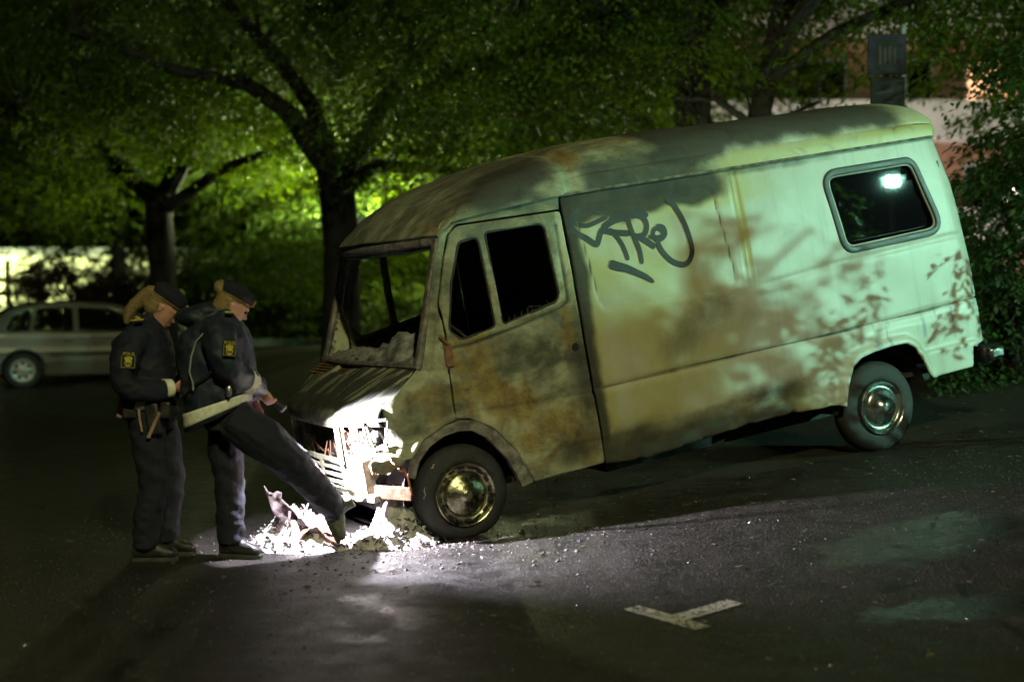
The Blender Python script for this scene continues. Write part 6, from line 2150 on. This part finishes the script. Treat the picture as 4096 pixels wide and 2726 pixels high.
# ================================================================== DEBRIS in front of the van
HEAPS = []
def mound(name, cx, cy, rx, ry, h, seed, mat, label, n=84, sharp=1.0):
    HEAPS.append((cx, cy, rx, ry, h))
    vs, fs = [], []
    for i in range(n + 1):
        for j in range(n + 1):
            u, v = -1.25 + 2.5 * i / n, -1.25 + 2.5 * j / n
            d = math.hypot(u, v)
            x, y = cx + u * rx, cy + v * ry
            nz = mnoise.fractal(Vector((x * 7, y * 7, seed)), 0.8, 2.1, 5)
            nz2 = mnoise.noise(Vector((x * 22, y * 22, seed + 3)))
            z = h * max(0.0, 1 - d ** sharp) * (0.75 + 0.9 * abs(mnoise.noise(Vector((x * 6 + seed, y * 6, 1.7))))) + (0.06 * nz + 0.022 * nz2 + 0.020 * abs(mnoise.noise(Vector((x * 45, y * 45, seed))))) * max(0, 1.15 - d)
            zz = g(x, y) + (z if d < 1.15 else -0.02)
            zz += 0.10 * h / 0.2 * mnoise.noise(Vector((x * 11, y * 11, seed + 9))) * max(0, 1 - d) ** 0.5
            if d >= 1.0: zz -= 0.03 * (d - 1.0) * 4
            vs.append((x, y, zz))
    for i in range(n):
        for j in range(n):
            fs.append((i * (n + 1) + j, (i + 1) * (n + 1) + j, (i + 1) * (n + 1) + j + 1, i * (n + 1) + j + 1))
    mb = MB()
    mb.add(vs, fs)
    o = mb.build(name, mat, None, angle=60)
    return tag(o, label, kind='stuff')
mound('ash_heap', -1.36, 9.08, 0.37, 0.28, 0.25, 3.0, M['ash'], 'pale heap of ash and melted scraps under the van nose')
mound('ash_heap', -0.76, 9.05, 0.29, 0.20, 0.25, 8.0, M['ash'], 'bright conical heap of ash between the boot and the front wheel')
M['scrap'] = simple('charred_plastic_scrap', (0.13, 0.10, 0.09), 0.8, 0, 0.7, 16, 0.8)
bf = empty('bumper_fragment', (-1.42, 8.98, 0.0), 'jagged burnt chunk of bumper standing in the ash heap', 'wreckage')
mb = MB()
def crumple(pts, w, seed):
    vs, n = [], len(pts)
    for i, p in enumerate(pts):
        for j in range(7):
            t = j / 6 - 0.5
            q = Vector(p) + Vector((0.15 * t * w, t * w, 0.10 * t * w))
            q += Vector((mnoise.noise(q * 14 + Vector((seed, 0, 0))), mnoise.noise(q * 14 + Vector((0, seed, 0))), mnoise.noise(q * 14 + Vector((0, 0, seed))))) * 0.035
            vs.append(q)
    return vs, [(i * 7 + j, i * 7 + j + 1, (i + 1) * 7 + j + 1, (i + 1) * 7 + j) for i in range(n - 1) for j in range(6)]
v_, f_ = [], []
NX_, NZ_ = 22, 14
for i in range(NX_):
    for j in range(NZ_):
        u, w = i / (NX_ - 1), j / (NZ_ - 1)
        top = 0.40 - 0.33 * u ** 0.8 + 0.05 * mnoise.noise(Vector((u * 9, 0.3, 4.0))) + 0.03 * mnoise.noise(Vector((u * 23, 0.3, 1.0)))
        q = Vector((-0.10 + 0.46 * u + 0.03 * math.sin(w * 5), 0.02 + 0.05 * math.sin(u * 7) - 0.06 * w * w, max(0.0, top) * w))
        q += Vector((mnoise.noise(q * 13), mnoise.noise(q * 11 + Vector((0, 4, 0))), 0.5 * mnoise.noise(q * 16 + Vector((0, 0, 7))))) * 0.045
        v_.append(q)
for i in range(NX_ - 1):
    for j in range(NZ_ - 1):
        if mnoise.noise(Vector((i * 0.55, j * 0.45, 2.0))) < 0.34 or j < 2:
            f_.append((i * NZ_ + j, i * NZ_ + j + 1, (i + 1) * NZ_ + j + 1, (i + 1) * NZ_ + j))
mb.add(v_, f_)
mb.build('shell', M['scrap'], bf, solid=0.014)
mb = MB()
v_, f_ = crumple([(0.06, -0.06, 0.03), (0.12, -0.06, 0.13), (0.18, -0.05, 0.17), (0.26, -0.05, 0.11), (0.33, -0.05, 0.03)], 0.10, 5.0)
mb.add(v_, f_)
mb.build('torn_lining', M['rust'], bf, solid=0.012)
mb = MB()
random.seed(9)
for k in range(7):
    p = Vector((random.uniform(0.0, 0.3), random.uniform(-.05, .05), random.uniform(0.1, 0.3)))
    mb2 = MB()
    mb2.tube([p, p + Vector((random.uniform(-.03, .03), -0.02, -0.05)), p + Vector((random.uniform(-.05, .05), -0.03, -0.11))], [0.010, 0.008, 0.004], 6)
    mb2.build('drip', M['scrap'], bf)
# loose crumbs and flakes round the wreck
def scatter(name, label, n, xr, yr, size, mat, seed, density=None, flat=0.4):
    rr = random.Random(seed)
    V, F = [], []
    mb = MB()
    k = 0
    while k < n:
        x, y = rr.uniform(*xr), rr.uniform(*yr)
        if density and rr.random() > density(x, y): continue
        s = size * rr.uniform(0.4, 1.6)
        z = g(x, y)
        a = rr.uniform(0, 6.28)
        c, sn = math.cos(a), math.sin(a)
        vs = []
        for (u, v, w) in ((-1, -.7, 0), (1, -.8, 0), (.8, .9, 0), (-.9, .7, 0), (-.5, -.4, 1), (.6, -.3, .8), (.4, .5, 1.0), (-.5, .4, .7)):
            u, v = u * s * rr.uniform(.6, 1.2), v * s * rr.uniform(.6, 1.2)
            vs.append((x + u * c - v * sn, y + u * sn + v * c, z - 0.002 + w * s * flat * 2 * rr.uniform(.5, 1.2)))
        mb.add(vs, [(4, 5, 6, 7), (0, 1, 5, 4), (1, 2, 6, 5), (2, 3, 7, 6), (3, 0, 4, 7)])
        k += 1
    o = mb.build(name, mat, None, smooth=False, fixn=False)
    return tag(o, label, kind='stuff')
def dens(x, y):
    return math.exp(-((x + 1.0) / 0.55) ** 2 - ((y - 8.95) / 0.28) ** 2) + 0.25 * math.exp(-((x + 0.3) / 0.8) ** 2 - ((y - 8.9) / 0.2) ** 2)
scatter('rubble', 'ash crumbs and charred flakes strewn round the van front', 900, (-2.2, 1.0), (8.2, 9.6), 0.007, M['scrap'], 4, dens)
scatter('charred_flakes', 'black charred flakes on the wet asphalt', 260, (-2.2, 1.6), (7.6, 9.5), 0.012, M['char'], 5, lambda x, y: 0.35 * math.exp(-((x + 0.7) / 1.0) ** 2 - ((y - 8.7) / 0.5) ** 2) + 0.02)

def heap_bits(name, label, n, size, mat, seed):
    rr = random.Random(seed)
    mb = MB()
    for k in range(n):
        cx, cy, rx, ry, h = rr.choice(HEAPS)
        a, d = rr.uniform(0, 6.283), rr.random() ** 0.6 * 1.15
        x, y = cx + math.cos(a) * d * rx, cy + math.sin(a) * d * ry
        z = g(x, y) + h * max(0, 1 - d) + 0.012 + rr.uniform(0, 0.02)
        u = Vector((rr.uniform(-1, 1), rr.uniform(-1, 1), rr.uniform(-.6, .6))).normalized()
        w = u.cross(Vector((rr.uniform(-1, 1), rr.uniform(-1, 1), rr.uniform(-1, 1)))).normalized()
        nn = u.cross(w)
        L, W_ = size * rr.uniform(.5, 1.9), size * rr.uniform(.25, .8)
        c = Vector((x, y, z))
        vs = [c - u * L - w * W_, c - w * W_ * rr.uniform(.5, 1.2) + nn * L * .3, c + u * L - w * W_ * .7, c + u * L * .8 + w * W_, c + w * W_ * .8 + nn * L * rr.uniform(.1, .5), c - u * L * .9 + w * W_ * .6]
        vs += [p - nn * 0.006 for p in vs]
        mb.add(vs, [(0, 1, 4, 5), (1, 2, 3, 4), (6, 11, 10, 7), (7, 10, 9, 8)] + [(i, 6 + i, 6 + (i + 1) % 6, (i + 1) % 6) for i in range(6)])
    tag(mb.build(name, mat, None, smooth=False, fixn=False), label, kind='stuff')
heap_bits('ash_flakes', 'pale flakes and torn scraps lying on the ash heaps', 150, 0.011, M['ash'], 31)
heap_bits('burnt_scraps', 'brown burnt scraps lying on the ash heaps', 200, 0.016, M['scrap'], 32)
heap_bits('charred_scraps', 'black charred scraps lying on the ash heaps', 200, 0.014, M['char'], 33)
M['wet_grit'] = simple('wet_grit', (0.07, 0.068, 0.062), 0.22, 0, 0.5, 40)
scatter('grit', 'wet grit and tiny stones glinting on the asphalt', 6500, (-3.2, 4.2), (5.2, 10.2), 0.0042, M['wet_grit'], 41, None, 0.5)

# fallen leaves on the bank and in the car park
def fallen(n, seed):
    r = np.random.default_rng(seed)
    x = r.uniform(-6, 9, n * 4)
    y = r.uniform(5.0, 16, n * 4)
    s = (x + 0.24) * 0.906 + (y - 9.07) * 0.423
    w = 0.10 + 0.9 * sstep(0.0, 1.6, s) * sstep(7.5, 9.0, y)
    k = r.uniform(0, 1, n * 4) < w
    x, y = x[k][:n], y[k][:n]
    n = len(x)
    z = gz(x, y) + 0.006 + r.uniform(0, 0.006, n)
    a = r.uniform(0, 6.283, n)
    L = r.uniform(0.022, 0.055, n)
    d = np.stack([np.cos(a), np.sin(a), r.uniform(-0.1, 0.25, n)], 1)
    w = np.stack([-np.sin(a), np.cos(a), r.uniform(-.25, .25, n)], 1)
    p = np.stack([x, y, z], 1)
    V = np.stack([p, p + d * (L * .5)[:, None] + w * (L * .33)[:, None], p + d * L[:, None], p + d * (L * .5)[:, None] - w * (L * .33)[:, None]], 1).reshape(-1, 3)
    o = np_mesh('fallen_leaves', V, np.arange(4 * n).reshape(-1, 4), M['litter'], None, False)
    tag(o, 'fallen leaves scattered over the bank and the wet asphalt', kind='stuff')
fallen(2600, 77)
